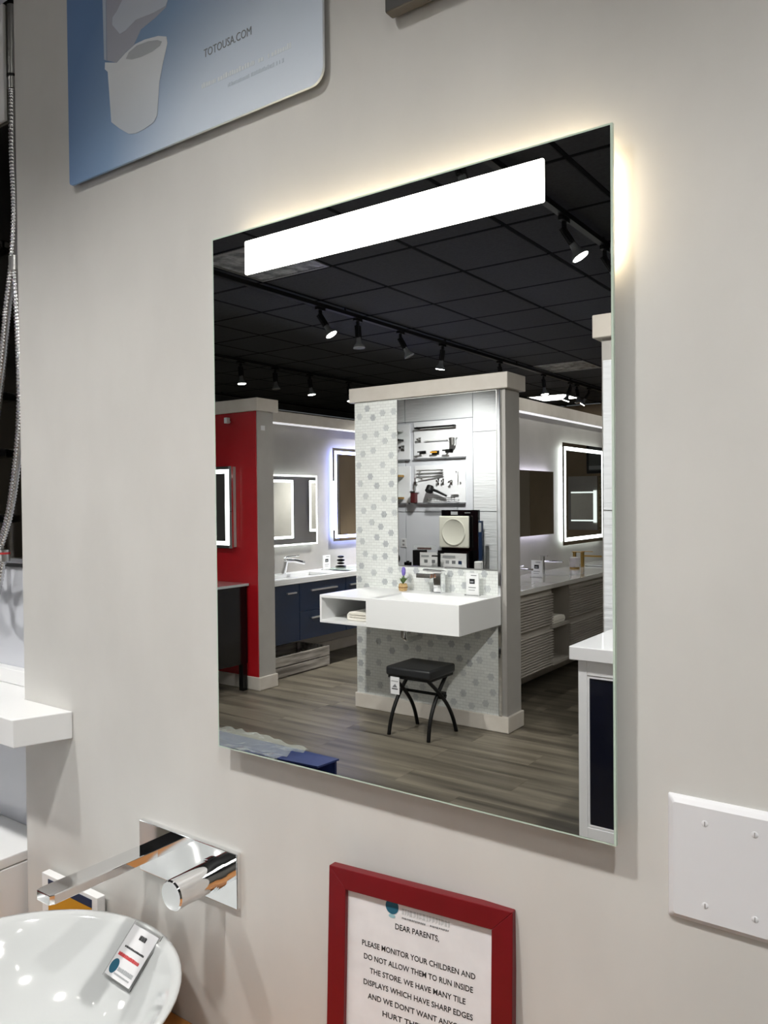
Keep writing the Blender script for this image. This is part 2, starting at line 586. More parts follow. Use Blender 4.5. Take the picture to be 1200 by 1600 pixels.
troffer((7, 2), False, 'unlit prismatic ceiling panel nearest the mirror, half behind the light bar')
troffer((7, 10), False, 'unlit prismatic ceiling panel far back beside the right tiled wall')
troffer((5, 14), True, 'bright lit ceiling panel at the far end of the showroom')
# fill panels added to brighten wall and room, outside the mirror's view
for (x0, y0, w_, lab) in ((1.2, 1.9, 1.2, 'added ceiling fill panel right of the photographer'),
                          (1.2, 3.6, 1.2, 'added ceiling fill panel behind the photographer at right'),
                          (1.2, 6.6, 1.2, 'added ceiling fill panel at the far right of the showroom'),
                          (-6.2, 1.3, 1.2, 'added ceiling fill panel at the far left of the tiled display wall')):
    t = thing('ceiling_light', lab, 'light', (x0 + w_ / 2, y0 + .15, CEIL), 'added ceiling fill panels')
    V().box(x0 - .02, x0 + w_ + .02, y0 - .02, y0 + .32, CEIL - .022, CEIL - .004).build('frame', lacquer_white, t)
    V().box(x0, x0 + w_, y0, y0 + .30, CEIL - .028, CEIL - .022).build('lens', lens_on, t)

RAILZ = 2.845


def rail(label, p0, p1):
    m = V()
    if abs(p0[0] - p1[0]) < 1e-6:
        m.box(p0[0] - .018, p0[0] + .018, p0[1], p1[1], RAILZ, RAILZ + .028)
    else:
        m.box(p0[0], p1[0], p0[1] - .018, p0[1] + .018, RAILZ, RAILZ + .028)
    t = thing('track_rail', label, 'rail', ((p0[0] + p1[0]) / 2, (p0[1] + p1[1]) / 2, RAILZ))
    m.build('rail', black_metal, t)
    k = .2
    L_ = math.hypot(p1[0] - p0[0], p1[1] - p0[1])
    while k < L_:
        q = (p0[0] + (p1[0] - p0[0]) * k / L_, p0[1] + (p1[1] - p0[1]) * k / L_)
        V().cyl((q[0], q[1], RAILZ + .026), (q[0], q[1], CEIL - .004), .008, n=8).build('hanger', black_metal, t)
        k += 1.5


rail('black track rail above the mosaic end wall carrying spotlights', (-2.90, 2.3), (-2.90, 10.6))
rail('black track rail above the red end wall and blue vanity', (-5.0, 3.2), (-5.0, 10.2))
rail('black track rail close above the photographer at the right', (-.70, 1.9), (-.70, 6.4))
rail('black track rail far left behind the red end wall', (-7.1, 3.4), (-7.1, 10.2))


def head_proto(lit):
    """a lamp head hanging at the origin: adapter, arm box, socket and reflector bulb, aimed along -Z"""
    t = thing('ceiling_spotlight', 'x', 'spotlight', (0, 0, 0))
    MB().box(-.014, .014, -.045, .045, -.022, 0).box(-.009, .009, -.012, .012, -.075, -.02).build('adapter', black_metal, t, bevel=.002)
    arm = thing('arm', '', '', (0, 0, -.07), room=False)
    for k in ('label', 'category'):
        del arm[k]
    attach(arm, t)
    MB().box(-.014, .014, -.026, .026, -.155, -.055).box(-.005, .005, .026, .034, -.15, -.06).build('driver_box', black_metal, arm, bevel=.003)
    MB().lathe([(.018, -.150), (.020, -.165), (.022, -.185), (.030, -.20), (.046, -.222), (.048, -.232), (.045, -.234), (.020, -.226)], n=20).build('bulb', bulb_off, arm, smooth=True)
    MB().lathe([(.002, -.2345), (.041, -.2345), (.043, -.232), (.03, -.229), (.002, -.228)], n=20).build('bulb_face', bulb_on if lit else bulb_off, arm)
    return t


protos = {True: head_proto(True), False: head_proto(False)}
used = {True: False, False: False}


def head(x, y, lit, label, tilt=0, az=0, power=None, spot=70, group='track spotlights', z=RAILZ):
    """tilt degrees away from straight down, towards azimuth az (degrees, 0 = +X, 90 = into the showroom)"""
    if used[lit]:
        t = copy_tree(protos[lit])
    else:
        t = protos[lit]; used[lit] = True
    t.name = 'ceiling_spotlight'
    t.location = (x, -y, z)
    tag(t, label, 'spotlight', group)
    arm = [c for c in t.children if c.type == 'EMPTY'][0]
    d = Vector((math.sin(math.radians(tilt)) * math.cos(math.radians(az)), -math.sin(math.radians(tilt)) * math.sin(math.radians(az)), -math.cos(math.radians(tilt))))
    q = Vector((0, 0, -1)).rotation_difference(d)
    arm.rotation_mode = 'QUATERNION'
    arm.rotation_quaternion = q
    if lit:
        ld = bpy.data.lights.new('spot_light', 'SPOT')
        ld.energy = HEAD_W if power is None else power
        ld.color = (1., .975, .94)
        ld.spot_size = math.radians(spot); ld.spot_blend = .9
        ld.shadow_soft_size = .06
        lo = bpy.data.objects.new('spot_light', ld)
        COL.objects.link(lo)
        lo.parent = arm
        lo.matrix_parent_inverse = Matrix.Identity(4)
        lo.location = (0, 0, -.175)
    return t


GA = 'spotlights on the rail above the mosaic end wall'
head(-2.90, 3.70, True, 'bright tilted spotlight, first on the rail before the mosaic end wall', 32, 20, group=GA, spot=90, power=HEAD_W * .5)
head(-2.90, 4.16, False, 'unlit spotlight hanging straight down beside the bright tilted one', 4, 0, group=GA)
head(-2.90, 4.76, False, 'unlit tilted spotlight above the middle of the mosaic end wall', 28, 30, group=GA)
head(-2.90, 5.45, True, 'lit spotlight pointing down just above the mosaic end wall cap', 10, 180, group=GA, power=HEAD_W * 1.3, spot=110)
head(-2.90, 6.60, False, 'unlit spotlight partly hidden by the cap of the mosaic end wall', 8, 0, group=GA)
head(-2.90, 7.70, True, 'lit spotlight above the right grey partition, nearest the mosaic end wall', 6, 0, group=GA)
head(-2.90, 8.50, True, 'lit spotlight far back above the right partition, left of a close pair', 20, 200, group=GA)
head(-2.90, 8.72, False, 'unlit spotlight in the middle of the far close group on the rail', 8, 0, group=GA)
head(-2.90, 9.13, True, 'lit tilted spotlight farthest right on the rail near the bright panel', 35, 200, group=GA)
GB = 'spotlights on the rail above the red end wall'
head(-5.0, 4.45, False, 'unlit spotlight on the left rail at the edge of the mirror', 4, 0, group=GB)
head(-5.0, 4.92, True, 'lit spotlight right above the red end wall', 5, 0, group=GB)
head(-5.0, 5.43, False, 'unlit spotlight between two lit ones on the left rail', 5, 0, group=GB)
head(-5.0, 6.00, True, 'glowing spotlight above the blue vanity on the left rail', 8, 20, group=GB)
head(-5.0, 6.72, True, 'lit spotlight on the left rail touching the mosaic wall cap in view', 8, 20, group=GB)
GR = 'spotlights on the near right rail'
head(-.70, 3.03, True, 'large bright tilted spotlight below the right end of the light bar', 30, 15, group=GR, power=HEAD_W * .6)
head(-.70, 3.62, False, 'dark spotlight cut by the right edge of the mirror', 30, 15, group=GR)
head(-.70, 4.7, True, 'added fill spotlight aimed at the ribbed vanity wall, nearer one', 42, 180, group=GR, power=HEAD_W * .085, spot=120)  # this head and the next are unseen, added to brighten the right aisle
head(-.70, 6.0, True, 'added fill spotlight aimed at the ribbed vanity wall, farther one', 42, 180, group=GR, power=HEAD_W * .085, spot=120)
head(-.70, 1.95, False, 'spotlight peeping out above the light bar in the mirror', 12, 0, group=GR)
# the rail that washes the painted wall
rail('black track rail washing the painted wall with light', (-3.2, .95), (2.4, .95))
GW = 'spotlights washing the painted wall'
head(-.95, .95, True, 'lit spotlight washing the painted wall left of the mirror', 15, -84, WALLHEAD_W * .85, 99, GW)
head(.05, .95, True, 'lit spotlight washing the painted wall above the mirror', 15.5, -90, WALLHEAD_W * 1.0, 100, GW)
head(1.05, .95, True, 'lit spotlight washing the painted wall right of the mirror', 14, -95, WALLHEAD_W * .78, 97, GW)
head(-3.1, .95, True, 'lit spotlight washing the tiled display wall', 34, -115, WALLHEAD_W * 2.2, 120, GW)
GP = 'added fill spotlights aimed from the painted wall into the showroom'  # unseen heads added to brighten the mosaic wall, basin and white cabinet
head(-2.2, .95, True, 'added fill spotlight aimed at the mosaic end wall', 52, 78, HEAD_W * .58, 95, GP)
head(-1.45, .95, True, 'added fill spotlight aimed at the wall hung basin and stool', 48, 95, HEAD_W * .27, 95, GP)
head(.55, .95, True, 'added fill spotlight aimed past the white cabinet', 42, 118, HEAD_W * .6, 100, GP)

# ================================================================== THE NEAR WALL
# ---- the lit mirror
MZ0, MZ1, MW = 1.0311, 1.7931, .6095
t = thing('lighted_mirror', 'large frameless rectangular mirror with glowing light bar on the greige wall', 'mirror', (MW / 2, 0, MZ0), room=False)
BT, BB = 1.7755, 1.7275
BX0, BX1 = .070, .533
E_ = .0022
MB().box(E_, MW - E_, 0, .0045, MZ0 + E_, MZ1 - E_).build('glass', mirror_m, t)
m = MB()
m.box(0, E_, .0004, .0055, MZ0, MZ1).box(MW - E_, MW, .0004, .0055, MZ0, MZ1).box(E_, MW - E_, .0004, .0055, MZ0, MZ0 + E_).box(E_, MW - E_, .0004, .0055, MZ1 - E_, MZ1)
m.build('polished_edge', glass_edge, t)
MB().box(.004, MW - .004, .0056, .012, MZ0 + .004, MZ1 - .004).build('backing', mat('backing_grey', s2l(150, 150, 150), .5), t)
MB().box(.02, MW - .024, .012, WALL_Y + .001, MZ0 + .03, MZ1 - .05).build('back_box', mat('box_grey', s2l(172, 170, 166), .5), t)
bar = MB()
n_ = 5
pts = []
r_ = .002
for (cx_, cz_, a0) in ((BX1 - r_, BT - r_, 0), (BX0 + r_, BT - r_, 90), (BX0 + r_, BB + r_, 180), (BX1 - r_, BB + r_, 270)):
    for k in range(n_):
        a = math.radians(a0 + 90 * k / (n_ - 1))
        pts.append((cx_ + r_ * math.cos(a), -.0012, cz_ + r_ * math.sin(a)))
bar.prism(pts, (0, .0016, 0)).build('light_bar', led_bar, t)
MB().box(.05, MW - .03, .0135, .0215, MZ1 - .022, MZ1 - .014).build('rear_light_strip', led_warm, t)
MB().box(MW - .022, MW - .014, .0135, .0215, MZ1 - .14, MZ1 - .03).build('rear_side_light', led_warm, t)

# ---- the poster
t = thing('poster', 'blue poster board with a printed white toilet, rounded corners', 'poster', (-.088, .018, 1.967), room=False)
PX0, PX1, PZ0, PZ1 = -.381, .209, 1.967, 2.72
pts = []
r_ = .022
for (cx_, cz_, a0) in ((PX1 - r_, PZ1 - r_, 0), (PX0 + r_, PZ1 - r_, 90), (PX0 + .008, PZ0 + .008, 180), (PX1 - r_, PZ0 + r_, 270)):
    rr = .008 if a0 == 180 else r_
    for k in range(7):
        a = math.radians(a0 + 90 * k / 6)
        pts.append((cx_ + rr * math.cos(a), .012, cz_ + rr * math.sin(a)))
MB().prism(pts, (0, .004, 0)).build('board', poster_m, t)
for (x0, z0) in ((PX0 + .05, PZ0 + .05), (PX1 - .05, PZ0 + .05), (PX0 + .05, PZ1 - .05), (PX1 - .05, PZ1 - .05)):
    MB().cyl((x0, .016, z0), (x0, WALL_Y + .001, z0), .012).build('standoff', white_plastic, t)
body = [(-0.271, 2.15), (-0.272, 2.139), (-0.264, 2.132), (-0.256, 2.045), (-0.234, 2.028), (-0.209, 2.012), (-0.192, 2.008), (-0.169, 2.009), (-0.145, 2.013), (-0.136, 2.022), (-0.13, 2.072), (-0.121, 2.098), (-0.109, 2.127), (-0.111, 2.138), (-0.131, 2.146), (-0.165, 2.152), (-0.189, 2.153), (-0.216, 2.147), (-0.239, 2.139)]
panel = [(-0.266, 2.40), (-0.266, 2.152), (-0.241, 2.14), (-0.214, 2.149), (-0.194, 2.153), (-0.175, 2.172), (-0.137, 2.178), (-0.112, 2.185), (-0.10, 2.21), (-.15, 2.33), (-.2, 2.40)]
lid = [(-0.249, 2.218), (-0.237, 2.224), (-0.207, 2.25), (-.16, 2.32), (-.11, 2.24), (-0.103, 2.20), (-0.112, 2.187), (-0.142, 2.187), (-0.188, 2.192), (-0.213, 2.184), (-0.23, 2.184), (-0.25, 2.206)]
strip = [(-0.279, 2.40), (-0.266, 2.40), (-0.267, 2.152), (-0.274, 2.156)]
inner = [(-0.214, 2.137), (-0.206, 2.145), (-0.185, 2.149), (-0.156, 2.146), (-0.133, 2.14), (-0.122, 2.134), (-0.127, 2.129), (-0.147, 2.126), (-0.175, 2.127), (-0.199, 2.131)]
for k, (nm, pl_, mm) in enumerate((('printed_panel', panel, print_mat('print_panel', s2l(166, 168, 184), s2l(186, 190, 202), 2.14, 2.3)),
                                   ('printed_edge', strip, mat('print_edge', s2l(188, 200, 214), .3)),
                                   ('printed_lid', lid, print_mat('print_lid', s2l(196, 204, 218), s2l(210, 218, 230), 2.18, 2.25)),
                                   ('printed_bowl', body, print_mat('print_bowl', s2l(236, 241, 246), s2l(200, 208, 216), 2.01, 2.12)),
                                   ('printed_opening', inner, mat('print_open', s2l(188, 194, 200), .3)))):
    MB().prism([(x, .0118 - .0002 * k, z) for x, z in pl_], (0, .0003, 0)).build(nm, mm, t)
text('lettering', 'TOTOUSA.COM', .0175, (.0255, .0116, 2.0815), ink_textgrey, t, width=.101)


def scribble(name, x0, x1, z, h, y, material, parent, words=6, xdir=None, seed=1):
    """a line of print too blurred to read: short irregular strokes"""
    rnd = random.Random(seed)
    m = MB(); x = x0
    while x < x1 - h * .3:
        wd = rnd.uniform(.35, .8) * h
        if rnd.random() < .16:
            x += h * .45
            continue
        a = rnd.uniform(0, .35) * h
        m.box(x, min(x + wd * .75, x1), y, y + .0002, z - h / 2, z + h / 2 - a)
        x += wd
    return m.build(name, material, parent)


scribble('faint_print', -.031, .152, 2.035, .008, .0115, ink_white, t, seed=3)
scribble('faint_print', .02, .14, 2.019, .006, .0115, mat('ink_faint', s2l(198, 210, 222), .6), t, seed=4)

# ---- dark sign cut by the top of the picture
t = thing('sign_panel', 'dark grey sign box cut by the top of the picture', 'sign', (.6, .0, 2.012), room=False)
MB().box(.318, .98, .003, .020, 2.014, 2.42).build('panel', mat('charcoal', s2l(72, 71, 70), .6), t, bevel=.002)
MB().box(.34, .96, .020, WALL_Y + .001, 2.04, 2.40).build('mount', black_paint, t)

# ---- blank switch plate
t = thing('wall_plate', 'white blank four screw wall plate right of the mirror', 'wall plate', (.75, .018, .962), room=False)
m = MB()
px0, px1, pz0, pz1 = .6565, .8465, .9625, 1.0925
m.add([(px0, WALL_Y + .001, pz0), (px1, WALL_Y + .001, pz0), (px1, WALL_Y + .001, pz1), (px0, WALL_Y + .001, pz1),
       (px0 + .001, .0215, pz0 + .001), (px1 - .001, .0215, pz0 + .001), (px1 - .001, .0215, pz1 - .001), (px0 + .001, .0215, pz1 - .001),
       (px0 + .007, .0175, pz0 + .007), (px1 - .007, .0175, pz0 + .007), (px1 - .007, .0175, pz1 - .007), (px0 + .007, .0175, pz1 - .007)],
      [(3, 2, 1, 0), (8, 9, 10, 11)] + [(i, (i + 1) % 4, 4 + (i + 1) % 4, 4 + i) for i in range(4)] + [(4 + i, 4 + (i + 1) % 4, 8 + (i + 1) % 4, 8 + i) for i in range(4)])
m.build('plate', white_plastic, t, bevel=.002, seg=3)
for x0 in (.695, .7415, .7875, .8335 - .0):
    for z0 in (.986, 1.0695):
        m = MB()
        m.lathe([(.0033, 0), (.0033, .0004), (.0026, .0008)], n=14)
        m.v = [(x0 + p[0], .0177 - p[2], z0 + p[1]) for p in m.v]
        s_ = m.build('screw', white_plastic, t, smooth=True)
        MB().box(x0 - .0005, x0 + .0005, 0.01670, .0172, z0 - .0024, z0 + .0024).build('slot', mat('slot_dark', s2l(150, 150, 150), .6), s_)

# ---- wall mounted faucet
t = thing('wall_faucet', 'chrome wall mounted faucet with flat spout and round knob', 'faucet', (-.1, .02, .78), room=False)
MB().box(-.2145, .0195, .016, WALL_Y + .001, .7805, .8655).build('escutcheon', chrome, t, bevel=.0012)
m = MB()
m.prism([(-.204, .017, .8125), (-.166, .017, .8125), (-.164, -.170, .8145), (-.168, -.177, .8145), (-.200, -.177, .8145), (-.204, -.170, .8145)], (0, 0, .0145))
m.build('spout', chrome, t, bevel=.0012)
MB().box(-.197, -.173, -.165, -.145, .8105, .8140).build('aerator', black_paint, t)
kx, kz = -.036, .8195
k_ = MB().cyl((kx, .017, kz), (kx, .006, kz), .0245, n=40).cyl((kx, .006, kz), (kx, -.061, kz), .0225, n=40).cyl((kx, -.061, kz), (kx, -.0635, kz), .0225, .0205, n=40)
k_.build('knob', chrome, t, smooth=True)
MB().cyl((kx, .016, kz), (kx, .0085, kz), .0265, n=40).build('knob_collar', chrome, t, smooth=True)

# ---- counter and vessel sink
t = thing('counter', 'orange brown wooden counter under the vessel basin', 'counter', (-.1, -.28, 0), room=False)
MB().box(-.56, .62, -.62, WALL_Y - .001, .52, .56).build('top', wood_orange, t, bevel=.003)
MB().box(-.54, .60, -.58, WALL_Y - .003, .10, .52).build('body', taupe, t)
for (a, b_) in ((-.535, -.345), (-.34, -.155), (-.15, .03), (.035, .22), (.225, .405), (.41, .595)):
    d_ = MB().box(a + .004, b_ - .004, -.598, -.58, .12, .51).build('door', taupe, t, bevel=.002)
    MB().cyl(((a + b_) / 2 - .04, -.612, .49), ((a + b_) / 2 + .04, -.612, .49), .005, n=10).build('handle', brushed, d_)
MB().box(-.52, .58, -.52, -.02, .0, .10).build('plinth', black_paint, t)

VC = (-.184, -.243, .56)
t = thing('vessel_sink', 'glossy white round vessel basin on the wooden counter', 'sink', VC, room=False)
prof = [(.085, 0), (.10, .003), (.13, .018), (.17, .050), (.205, .090), (.232, .128), (.243, .139), (.247, .142), (.2465, .1445), (.240, .145), (.230, .138), (.212, .112), (.185, .080), (.150, .050), (.105, .031), (.06, .025), (.028, .0225), (.002, .022)]
MB().lathe(prof, VC, 72).build('bowl', porcelain, t, smooth='all')
MB().lathe([(.002, .0235), (.020, .0245), (.024, .0232), (.024, .022)], VC, 24).build('drain', chrome, t, smooth=True)

# ---- price tag in an acrylic holder leaning in the bowl
tl, tr = Vector((-.198, -.0056, .7085)), Vector((-.122, -.0110, .7085))
bl, br = Vector((-.2076, -.0633, .6440)), Vector((-.1316, -.0690, .6440))
t = thing('price_tag', 'price tag in a clear holder leaning inside the vessel basin', 'tag', tuple((bl + br) / 2), room=False)
ux, uy = (tr - tl).normalized(), (tl - bl).normalized()
un = ux.cross(uy).normalized()
wd, ht = (tr - tl).length, (tl - bl).length


def on_tag(u, v, h):
    return tuple(bl + ux * u * wd + uy * v * ht + un * h)


MB().prism([on_tag(0, 0, -.001), on_tag(1, 0, -.001), on_tag(1, 1.0, -.001), on_tag(0, 1.0, -.001)], tuple(un * .0008)).build('holder', acrylic, t)
MB().prism([on_tag(.04, .04, 0), on_tag(.94, .04, 0), on_tag(.94, .94, 0), on_tag(.04, .94, 0)], tuple(un * .0005)).build('card', paper, t)


def tag_print(name, u0, u1, v, h, material, seed):
    rnd = random.Random(seed)
    m = MB(); u = u0
    while u < u1 - .02:
        w_ = rnd.uniform(.03, .05)
        m.prism([on_tag(u, v - h / 2, .0007), on_tag(min(u + w_ * .8, u1), v - h / 2, .0007), on_tag(min(u + w_ * .8, u1), v + h / 2 - rnd.uniform(0, .3) * h, .0007), on_tag(u, v + h / 2, .0007)], tuple(un * .0002))
        u += w_
    m.build(name, material, t)


tag_print('print_heading', .42, .66, .80, .085, ink, 1)
tag_print('print_line', .16, .84, .57, .035, ink, 2)
tag_print('print_price', .10, .86, .425, .06, ink_red, 3)
tag_print('print_name', .34, .86, .21, .07, ink_lightgrey, 5)
tag_print('print_small', .30, .84, .12, .03, ink_lightgrey, 6)
MB().prism([on_tag(.19 + .125 * math.cos(a * math.pi / 12), .215 + .125 * math.sin(a * math.pi / 12), .0007) for a in range(24)], tuple(un * .0003)).build('print_logo', ink_teal, t)

# ---- yellow card behind the basin
t = thing('display_card', 'white card printed yellow and navy standing behind the vessel basin', 'card', (-.41, .01, .56), room=False)
MB().box(-.492, -.318, .004, .020, .5605, .706).build('card_box', solid_white, t, bevel=.001)
MB().box(-.470, -.334, .0030, .0042, .640, .684).build('yellow_print', yellow_card, t)
MB().box(-.470, -.334, .0030, .0042, .6845, .699).build('navy_print', navy_card, t)
MB().box(-.487, -.345, .0030, .0042, .612, .630).build('orange_print', orange_card, t)
# ---- red framed notice leaning on the wall
t = thing('framed_notice', 'red framed printed notice to parents leaning on the wall', 'frame', (.351, -.02, .57), room=False)
yaw, lean, roll = .09995, .05758, .00726
ex = Vector((math.cos(yaw) * math.cos(roll), math.sin(yaw) * math.cos(roll), math.sin(roll)))
up0 = Vector((-math.sin(roll), 0, math.cos(roll)))
eu = (up0 * math.cos(lean) + Vector((0, 1, 0)) * math.sin(lean)).normalized()
eu = (eu - ex * eu.dot(ex)).normalized()
en = ex.cross(eu).normalized()       # towards the room
TLf = Vector((.2228, -.0078, .9132))
FW, FH, FB = .2587, .348, .0265


def onf(u, v, h=0.):
    return tuple(TLf + ex * u - eu * v + en * h)


for side in range(4):
    o4 = [(0, 0), (FW, 0), (FW, FH), (0, FH)]
    i4 = [(FB, FB), (FW - FB, FB), (FW - FB, FH - FB), (FB, FH - FB)]
    k2 = (side + 1) % 4
    MB().prism([onf(*o4[side], -.012), onf(*o4[k2], -.012), onf(*i4[k2], -.012), onf(*i4[side], -.012)], tuple(en * .014)).build('frame_rail', frame_red, t, bevel=.0008)
pp = MB().prism([onf(FB - .003, FB - .003, -.006), onf(FW - FB + .003, FB - .003, -.006), onf(FW - FB + .003, FH - FB + .003, -.006), onf(FB - .003, FH - FB + .003, -.006)], tuple(en * .0015)).build('paper_sheet', paper, t)
lines = [('DEAR PARENTS,', .368, .0585, .0100, .062), ('PLEASE MONITOR YOUR CHILDREN AND', .3395, .091, .0098, .160), ('DO NOT ALLOW THEM TO RUN INSIDE', .3395, .1075, .0098, .154),
         ('THE STORE. WE HAVE MANY TILE', .3395, .124, .0098, .135), ('DISPLAYS WHICH HAVE SHARP EDGES', .3395, .140, .0098, .154), ("AND WE DON'T WANT ANYONE", .3395, .1565, .0098, .140), ('HURT THEMSELVES.', .3395, .1725, .0098, .096)]
for (bd, cx_, v, h, wdt) in lines:
    text('lettering', bd, h, onf(.1293, v, -.0043), ink, pp, xdir=ex, ydir=eu, width=wdt, bold=.00010)
MB().prism([onf(.0935 + .0095 * math.cos(a * math.pi / 12), .0345 + .0095 * math.sin(a * math.pi / 12), -.0044) for a in range(24)], tuple(en * .0003)).build('print_logo', ink_teal, pp)
MB().prism([onf(.0935 + .005 * math.cos(a * math.pi / 6), .0465 + .0025 * math.sin(a * math.pi / 6), -.0044) for a in range(12)], tuple(en * .0003)).build('print_logo_foot', mat('ink_paleteal', s2l(150, 190, 198), .7), pp)
rnd = random.Random(9)
for (u0, u1, v, h, mm) in ((.108, .176, .0375, .0075, mat('ink_pale', s2l(192, 195, 196), .7)), (.108, .140, .0455, .0022, ink_grey), (.148, .174, .0455, .0022, ink_grey)):
    m = MB(); u = u0
    while u < u1:
        w_ = rnd.uniform(.4, .8) * max(h, .004)
        m.prism([onf(u, v - h / 2, -.0044), onf(u + w_ * .7, v - h / 2, -.0044), onf(u + w_ * .7, v + h / 2 - rnd.uniform(0, .4) * h, -.0044), onf(u, v + h / 2, -.0044)], tuple(en * .0003))
        u += w_
    m.build('print_heading', mm, pp)

# ---- blue carton wrapped in film, on the counter (seen along the mirror's lower edge)
t = thing('blue_carton', 'blue carton wrapped in clear film at the mirror lower edge', 'box', (-.56, .52, .56))
m = V()
zb, zt2 = .5605, .792
m.box(-.80, -.268, .500, .507, zb, zt2).box(-.80, -.268, .603, .61, zb, zt2).box(-.80, -.793, .507, .603, zb, zt2).box(-.80, -.268, .507, .603, zb, zb + .006)
m.build('carton_wall', carton_blue, t)
V().prism([(-.80, .495, zt2), (-.80, .612, zt2), (-.262, .612, zt2), (-.262, .535, zt2 + .004)], (0, 0, .004)).build('carton_flap', carton_blue, t)
V().box(-.285, -.278, .507, .603, .57, .70).build('carton_end', carton_inside, t)
fm = V()
rnd = random.Random(5)
nx, ny = 26, 12
vv = []
for i in range(nx + 1):
    for j in range(ny + 1):
        u, v = i / nx, j / ny
        x = -.86 + u * .50
        y = .495 + v * .135
        z = zt2 + .007 + .006 * math.sin(9 * u + 3 * v) * math.sin(7 * v + 2) + rnd.uniform(0, .012)
        if j == 0 or j == ny:
            z -= .08
        vv.append((x, y, z))
ff = [(i * (ny + 1) + j, (i + 1) * (ny + 1) + j, (i + 1) * (ny + 1) + j + 1, i * (ny + 1) + j + 1) for i in range(nx) for j in range(ny)]
fm.add(vv, ff)
fo = fm.build('plastic_film', film, t, smooth=True, angle=60)
fo.modifiers.new('solid', 'SOLIDIFY').thickness = .0006

# ================================================================== LEFT: shelf, shower panel, white unit
t = thing('wall_shelf', 'thick white shelf slab crossing the wall corner at left', 'shelf', (-.7, -.03, .966), room=False)
MB().prism([(-.416, .0245, .9665), (-.452, -.070, .9665), (-1.2, -.070, .9665), (-1.2, .098, .9665), (-.582, .098, .9665), (-.582, .0245, .9665)], (0, 0, .0505)).build('slab', solid_white, t, bevel=.002)
MB().box(-1.2, -.584, .078, .0985, 1.0175, 1.050).build('upstand', solid_white, t, bevel=.002)
t = thing('white_unit', 'boxy white unit below the white shelf at left', 'cabinet', (-1.0, -.1, .3), room=False)
MB().box(-1.35, -.594, -.30, .0985, .30, .690).build('body', solid_white, t, bevel=.002)
MB().box(-1.35, -.594, -.302, .0985, .692, .712).build('top', solid_white, t, bevel=.002)
for a, b_ in ((-1.345, -.975), (-.97, -.599)):
    d_ = MB().box(a, b_, -.318, -.3, .31, .68).build('door', lacquer_white, t, bevel=.002)
    MB().box((a + b_) / 2 - .08, (a + b_) / 2 + .08, -.326, -.318, .655, .663).build('handle', chrome, d_)

t = thing('shower_panel', 'polished shower column panel with hose at the left edge', 'shower', (-.83, .08, 1.30), room=False)
MB().box(-.95, -.664, .078, .0985, 1.285, 2.45).build('column', bronze_panel, t, bevel=.003)
MB().box(-.95, -.700, .070, .078, 2.20, 2.44).build('mirror_plate', solid_white, t, bevel=.002)
for z0 in (1.36, 1.5, 1.62, 1.78, 1.94):
    MB().box(-.93, -.725, .050, .078, z0, z0 + .018).build('body_jet', black_gloss, t, bevel=.003)


def hose(name, pts, r, parent):
    # smooth path through the points, corrugated
    P_ = [Vector(p) for p in pts]
    path = []
    for i in range(len(P_) - 1):
        p0, p1, p2, p3 = P_[max(i - 1, 0)], P_[i], P_[i + 1], P_[min(i + 2, len(P_) - 1)]
        n = int((p2 - p1).length / .0022)
        for k in range(n):
            s = k / n
            path.append(.5 * ((2 * p1) + (-p0 + p2) * s + (2 * p0 - 5 * p1 + 4 * p2 - p3) * s * s + (-p0 + 3 * p1 - 3 * p2 + p3) * s ** 3))
    rs = [r * (1.0 if k % 3 else .80) for k in range(len(path))]
    m = MB(); m.tube(path, rs, 10)
    return m.build(name, hose_steel, parent, smooth='all')


hose('hose', [(-0.629, 0.05, 2.231), (-0.631, 0.05, 2.104), (-0.627, 0.05, 1.988), (-0.64, 0.05, 1.888), (-0.662, 0.05, 1.801), (-0.69, 0.05, 1.674), (-0.725, 0.05, 1.544), (-0.754, 0.05, 1.438), (-.775, .05, 1.32), (-.762, .048, 1.225), (-.722, .045, 1.205), (-.688, .045, 1.285)], .0085, t)
hose('hose', [(-0.622, 0.045, 1.871), (-0.613, 0.045, 1.767), (-0.609, 0.045, 1.665), (-0.611, 0.045, 1.589), (-0.624, 0.045, 1.5), (-0.653, 0.045, 1.397), (-0.684, 0.045, 1.331), (-0.724, 0.045, 1.277), (-.79, .055, 1.262), (-.83, .07, 1.292)], .0085, t)
MB().cyl((-.622, .045, 1.866), (-.622, .045, 1.895), .012, n=20).cyl((-.622, .045, 1.888), (-.622, .0985, 1.888), .009, n=16).build('elbow', brushed, t, smooth=True)
MB().cyl((-0.629, 0.05, 2.231), (-0.629, 0.05, 2.259), .0105, n=20).cyl((-0.629, 0.05, 2.259), (-0.627, 0.05, 2.396), .0100, n=20).build('hand_piece', brushed, t, smooth=True)
MB().cyl((-0.629, 0.05, 2.259), (-0.629, 0.05, 2.254), .0115, n=20).build('seal', black_paint, t, smooth=True)
MB().cyl((-.686, .045, 1.283), (-.686, .045, 1.306), .013, n=20).build('outlet', brushed, t, smooth=True)
MB().cyl((-.686, .045, 1.297), (-.686, .045, 1.301), .0135, n=20).build('red_ring', ink_red, t, smooth=True)

# ================================================================== THE MOSAIC END WALL
YF = COLY - .010
t = thing('frameless_mirror', 'frameless mirror on the mosaic end wall reflecting display boards', 'mirror', (-1.64, YF, .98))
V().box(-2.003, -1.287, YF - .006, YF, .980, 2.052).build('glass', mirror_far, t)
V().box(-1.287, -1.2835, YF - .007, YF, .978, 2.054).box(-2.006, -2.003, YF - .007, YF, .978, 2.054).box(-2.006, -1.284, YF - .007, YF, .975, .980).build('edge_trim', brushed, t)

